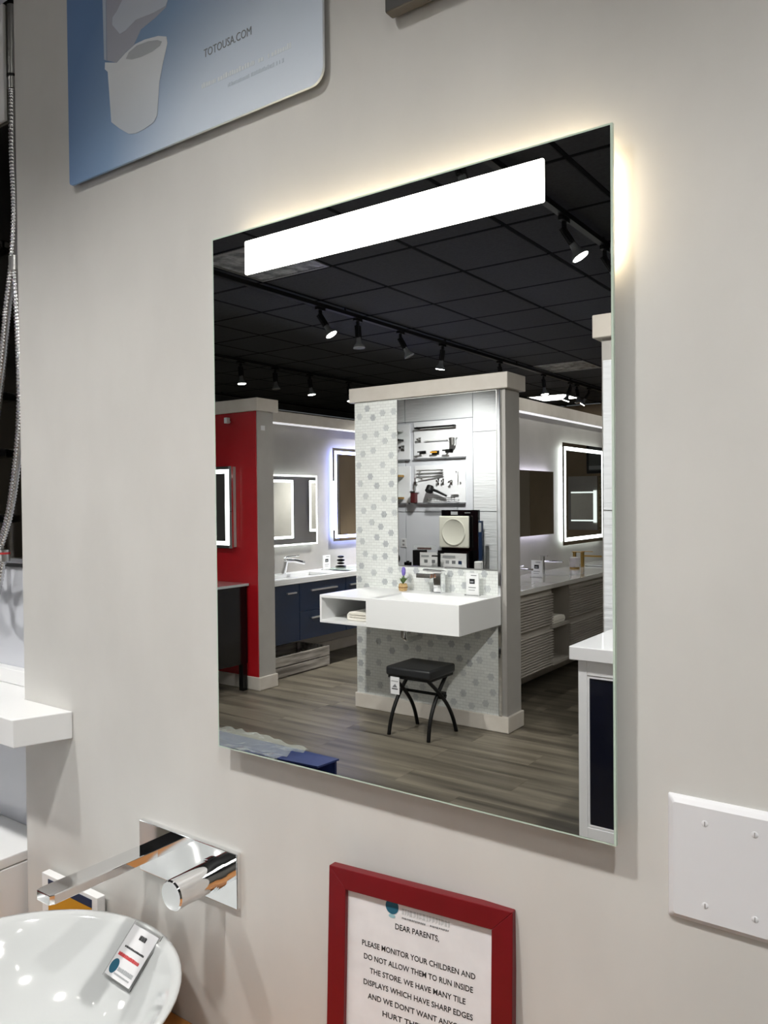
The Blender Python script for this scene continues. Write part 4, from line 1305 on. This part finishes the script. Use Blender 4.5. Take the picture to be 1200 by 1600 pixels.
# display counter under the boards, with stands
t = thing('display_counter', 'low grey display counter under the white boards', 'counter', (-3.9, -.2, 0), None, room=False)
MB().box(-5.0, -2.9, -.42, DY, .585, .625).build('top', mat('counter_grey', s2l(150, 146, 142), .4), t, bevel=.003)
MB().box(-4.97, -2.93, -.38, DY - .002, .06, .585).build('body', taupe, t)
for k in range(5):
    a = -4.96 + k * .404
    d_ = MB().box(a + .004, a + .400, -.396, -.38, .08, .575).build('door', taupe, t, bevel=.002)
    MB().box(a + .16, a + .24, -.406, -.396, .55, .558).build('handle', brushed, d_)
MB().box(-4.95, -2.95, -.35, DY - .01, 0, .06).build('plinth', black_paint, t)

t = thing('black_display', 'black upright display with cream square plate', 'display', (-3.45, -.1, .625), None, room=False)
MB().box(-3.70, -3.235, -.075, -.03, .626, 1.288).build('back_panel', black_gloss, t, bevel=.002)
MB().box(-3.70, -3.30, -.16, -.076, .626, .84).build('step', black_gloss, t, bevel=.002)
MB().box(-3.575, -3.49, -.079, -.075, 1.235, 1.27).build('print_logo', ink_lightgrey, t)
MB().box(-3.40, -3.33, -.0785, -.075, 1.252, 1.262).build('print_line', ink_grey, t)
pl_ = MB().box(-3.70, -3.325, -.13, -.10, .872, 1.222).build('square_plate', plate_cream, t, bevel=.012, seg=3)
m = MB().lathe([(.145, 0), (.150, .006), (.140, .008), (.130, .002), (.002, .002)], (0, 0, 0), 40)
m.v = [(-3.512 + p[0], -.1295 - p[2], 1.047 + p[1]) for p in m.v]
m.build('round_rim', plate_cream, pl_, smooth=True)
MB().box(-3.55, -3.47, -.10, -.076, 1.0, 1.1).build('plate_mount', black_gloss, t)

t = thing('photo_strip', 'long white strip with small pictures in front of the black display', 'sign', (-3.63, -.18, .65), None, room=False)
MB().box(-3.92, -3.325, -.186, -.172, .664, .815).build('strip_panel', solid_white, t)
MB().box(-3.92, -3.325, -.20, -.165, .655, .664).build('strip_foot', acrylic, t)
for k, (x, mm) in enumerate(((-3.84, ink_grey), (-3.74, ink_grey), (-3.56, ink_lightgrey), (-3.48, ink_grey), (-3.40, navy_card))):
    MB().box(x - .022, x + .022, -.1885, -.186, .70, .735).build('print_picture', mm, t)
MB().box(-3.9, -3.8, -.1885, -.186, .765, .785).box(-3.62, -3.46, -.1885, -.186, .765, .79).build('print_line', ink_lightgrey, t)
t = tag(MB().box(-3.97, -3.27, -.30, -.165, .6255, .655).build('white_tray', solid_white, bevel=.006), 'long white tray on the display counter', 'tray')
t = thing('black_tap', 'small black tap standing on the white tray', 'faucet', (-3.64, -.23, .655), None, room=False)
MB().cyl((-3.64, -.23, .6552), (-3.64, -.23, .81), .017).build('body', black_metal, t, smooth=True)
MB().box(-3.73, -3.63, -.24, -.22, .775, .79).build('spout', black_metal, t)
MB().box(-3.66, -3.58, -.238, -.222, .812, .82).build('lever', black_metal, t)
t = thing('black_box', 'black box with a clear bag on top beside the black display', 'box', (-4.01, -.05, .625), None, room=False)
MB().box(-4.075, -3.935, -.10, -.01, .626, .83).build('carton', black_paint, t, bevel=.002)
MB().box(-4.085, -3.80, -.09, -.02, .832, .885).build('clear_bag', film, t, bevel=.015, seg=3)
MB().box(-4.03, -3.86, -.07, -.04, .838, .860).build('bag_content', bottle_amber, t)
t = tag(MB().box(-4.115, -4.045, -.22, -.16, .626, .70).cyl((-4.08, -.19, .70), (-4.08, -.19, .712), .02).build('black_jar', black_gloss, bevel=.006), 'short black jar in front of the black box', 'jar')
t = thing('ring_stand', 'black oval ring stand on the display counter', 'ornament', (-4.38, -.05, .625), None, room=False)
m = MB(); pts = []
for k in range(29):
    a = 2 * math.pi * k / 28
    pts.append((-4.40 + .10 * math.cos(a), -.05, .72 + .075 * math.sin(a)))
m.tube(pts, .014, 8, cap=False).build('ring', black_metal, t, smooth=True)
MB().box(-4.46, -4.34, -.09, -.01, .626, .645).build('foot', black_metal, t)
t = thing('blue_brochure', 'upright blue brochure beside the black display', 'brochure', (-3.2, -.05, .625), None, room=False)
MB().box(-3.222, -3.185, -.09, -.05, .74, 1.17).build('cover', navy_card, t)
MB().box(-3.219, -3.189, -.0915, -.0900, 1.05, 1.15).build('print_picture', ink_lightgrey, t)
MB().box(-3.225, -3.165, -.05, -.03, .626, .90).build('support', acrylic, t)
t = thing('white_jar', 'white jar with label lines at the right of the display counter', 'jar', (-3.18, -.18, .625), None, room=False)
MB().lathe([(.042, 0), (.046, .004), (.046, .105), (.040, .112), (.002, .112)], (-3.175, -.18, .626), 24).build('jar_body', solid_white, t, smooth=True)
MB().lathe([(.0466, .03), (.0470, .03), (.0470, .036), (.0466, .036)], (-3.175, -.18, .626), 24, closed=True).build('print_line', ink_grey, t)
t = thing('outlet', 'double power outlet on the tiled display wall', 'outlet', (-4.33, DY, .86), None, room=False)
MB().box(-4.37, -4.29, DY - .006, DY, .845, .95).build('plate', white_plastic, t, bevel=.002)
for z in (.875, .92):
    MB().box(-4.345, -4.315, DY - .008, DY - .006, z - .012, z + .012).build('socket', mat('socket_grey', s2l(150, 150, 152), .5), t)

# ================================================================== FAR WALL, seen in the tall lit mirror
t = thing('framed_screen', 'black framed picture on the brown far wall seen in the tall lit mirror', 'picture', (.1, YB, 1.8))
V().box(-.55, .40, YB - .04, YB - .001, 1.80, 2.30).build('frame', black_paint, t)
V().box(-.51, .36, YB - .043, YB - .04, 1.84, 2.26).build('picture', screen_m, t)
V().box(-.51, .36, YB - .045, YB - .043, 1.86, 1.92).build('picture_band', ink_lightgrey, t)
t = thing('ledger_panel', 'stacked stone panel on the far wall seen in the tall lit mirror', 'panel', (-.25, YB, .6))
z = .35
rnd = random.Random(3)
while z < 1.70:
    h = rnd.uniform(.04, .07)
    x = -.75
    while x < .2:
        wd_ = rnd.uniform(.22, .45)
        V().box(x, min(x + wd_, .2) - .004, YB - .03 - rnd.uniform(0, .02), YB - .001, z, z + h - .005).build('ledger_stone', ledger, t)
        x += wd_
    z += h
t = thing('far_mirror', 'lit mirror on a grey panel on the far wall seen in the tall lit mirror', 'mirror', (.6, YB, .9))
V().box(.235, .72, YB - .02, YB - .001, .90, 1.76).build('grey_panel', grey_paint, t)
V().box(.29, .66, YB - .05, YB - .02, 1.04, 1.52).build('glass', mirror_far, t)
V().box(.29, .66, YB - .052, YB - .05, 1.04, 1.062).box(.29, .66, YB - .052, YB - .05, 1.49, 1.512).box(.24, .29, YB - .05, YB - .03, 1.02, 1.53).build('light_band', mat('dim_band', (1, 1, 1), .4, emit=(.9, 1, .96), estr=.5), t)
t = tag(V().box(1.4, 3.4, YB - .02, YB - .001, .1, 2.2).build('dark_panel', mat('dark_taupe', s2l(168, 156, 138), .5)), 'dark taupe panel on the far wall seen in the lavender mirror', 'panel')
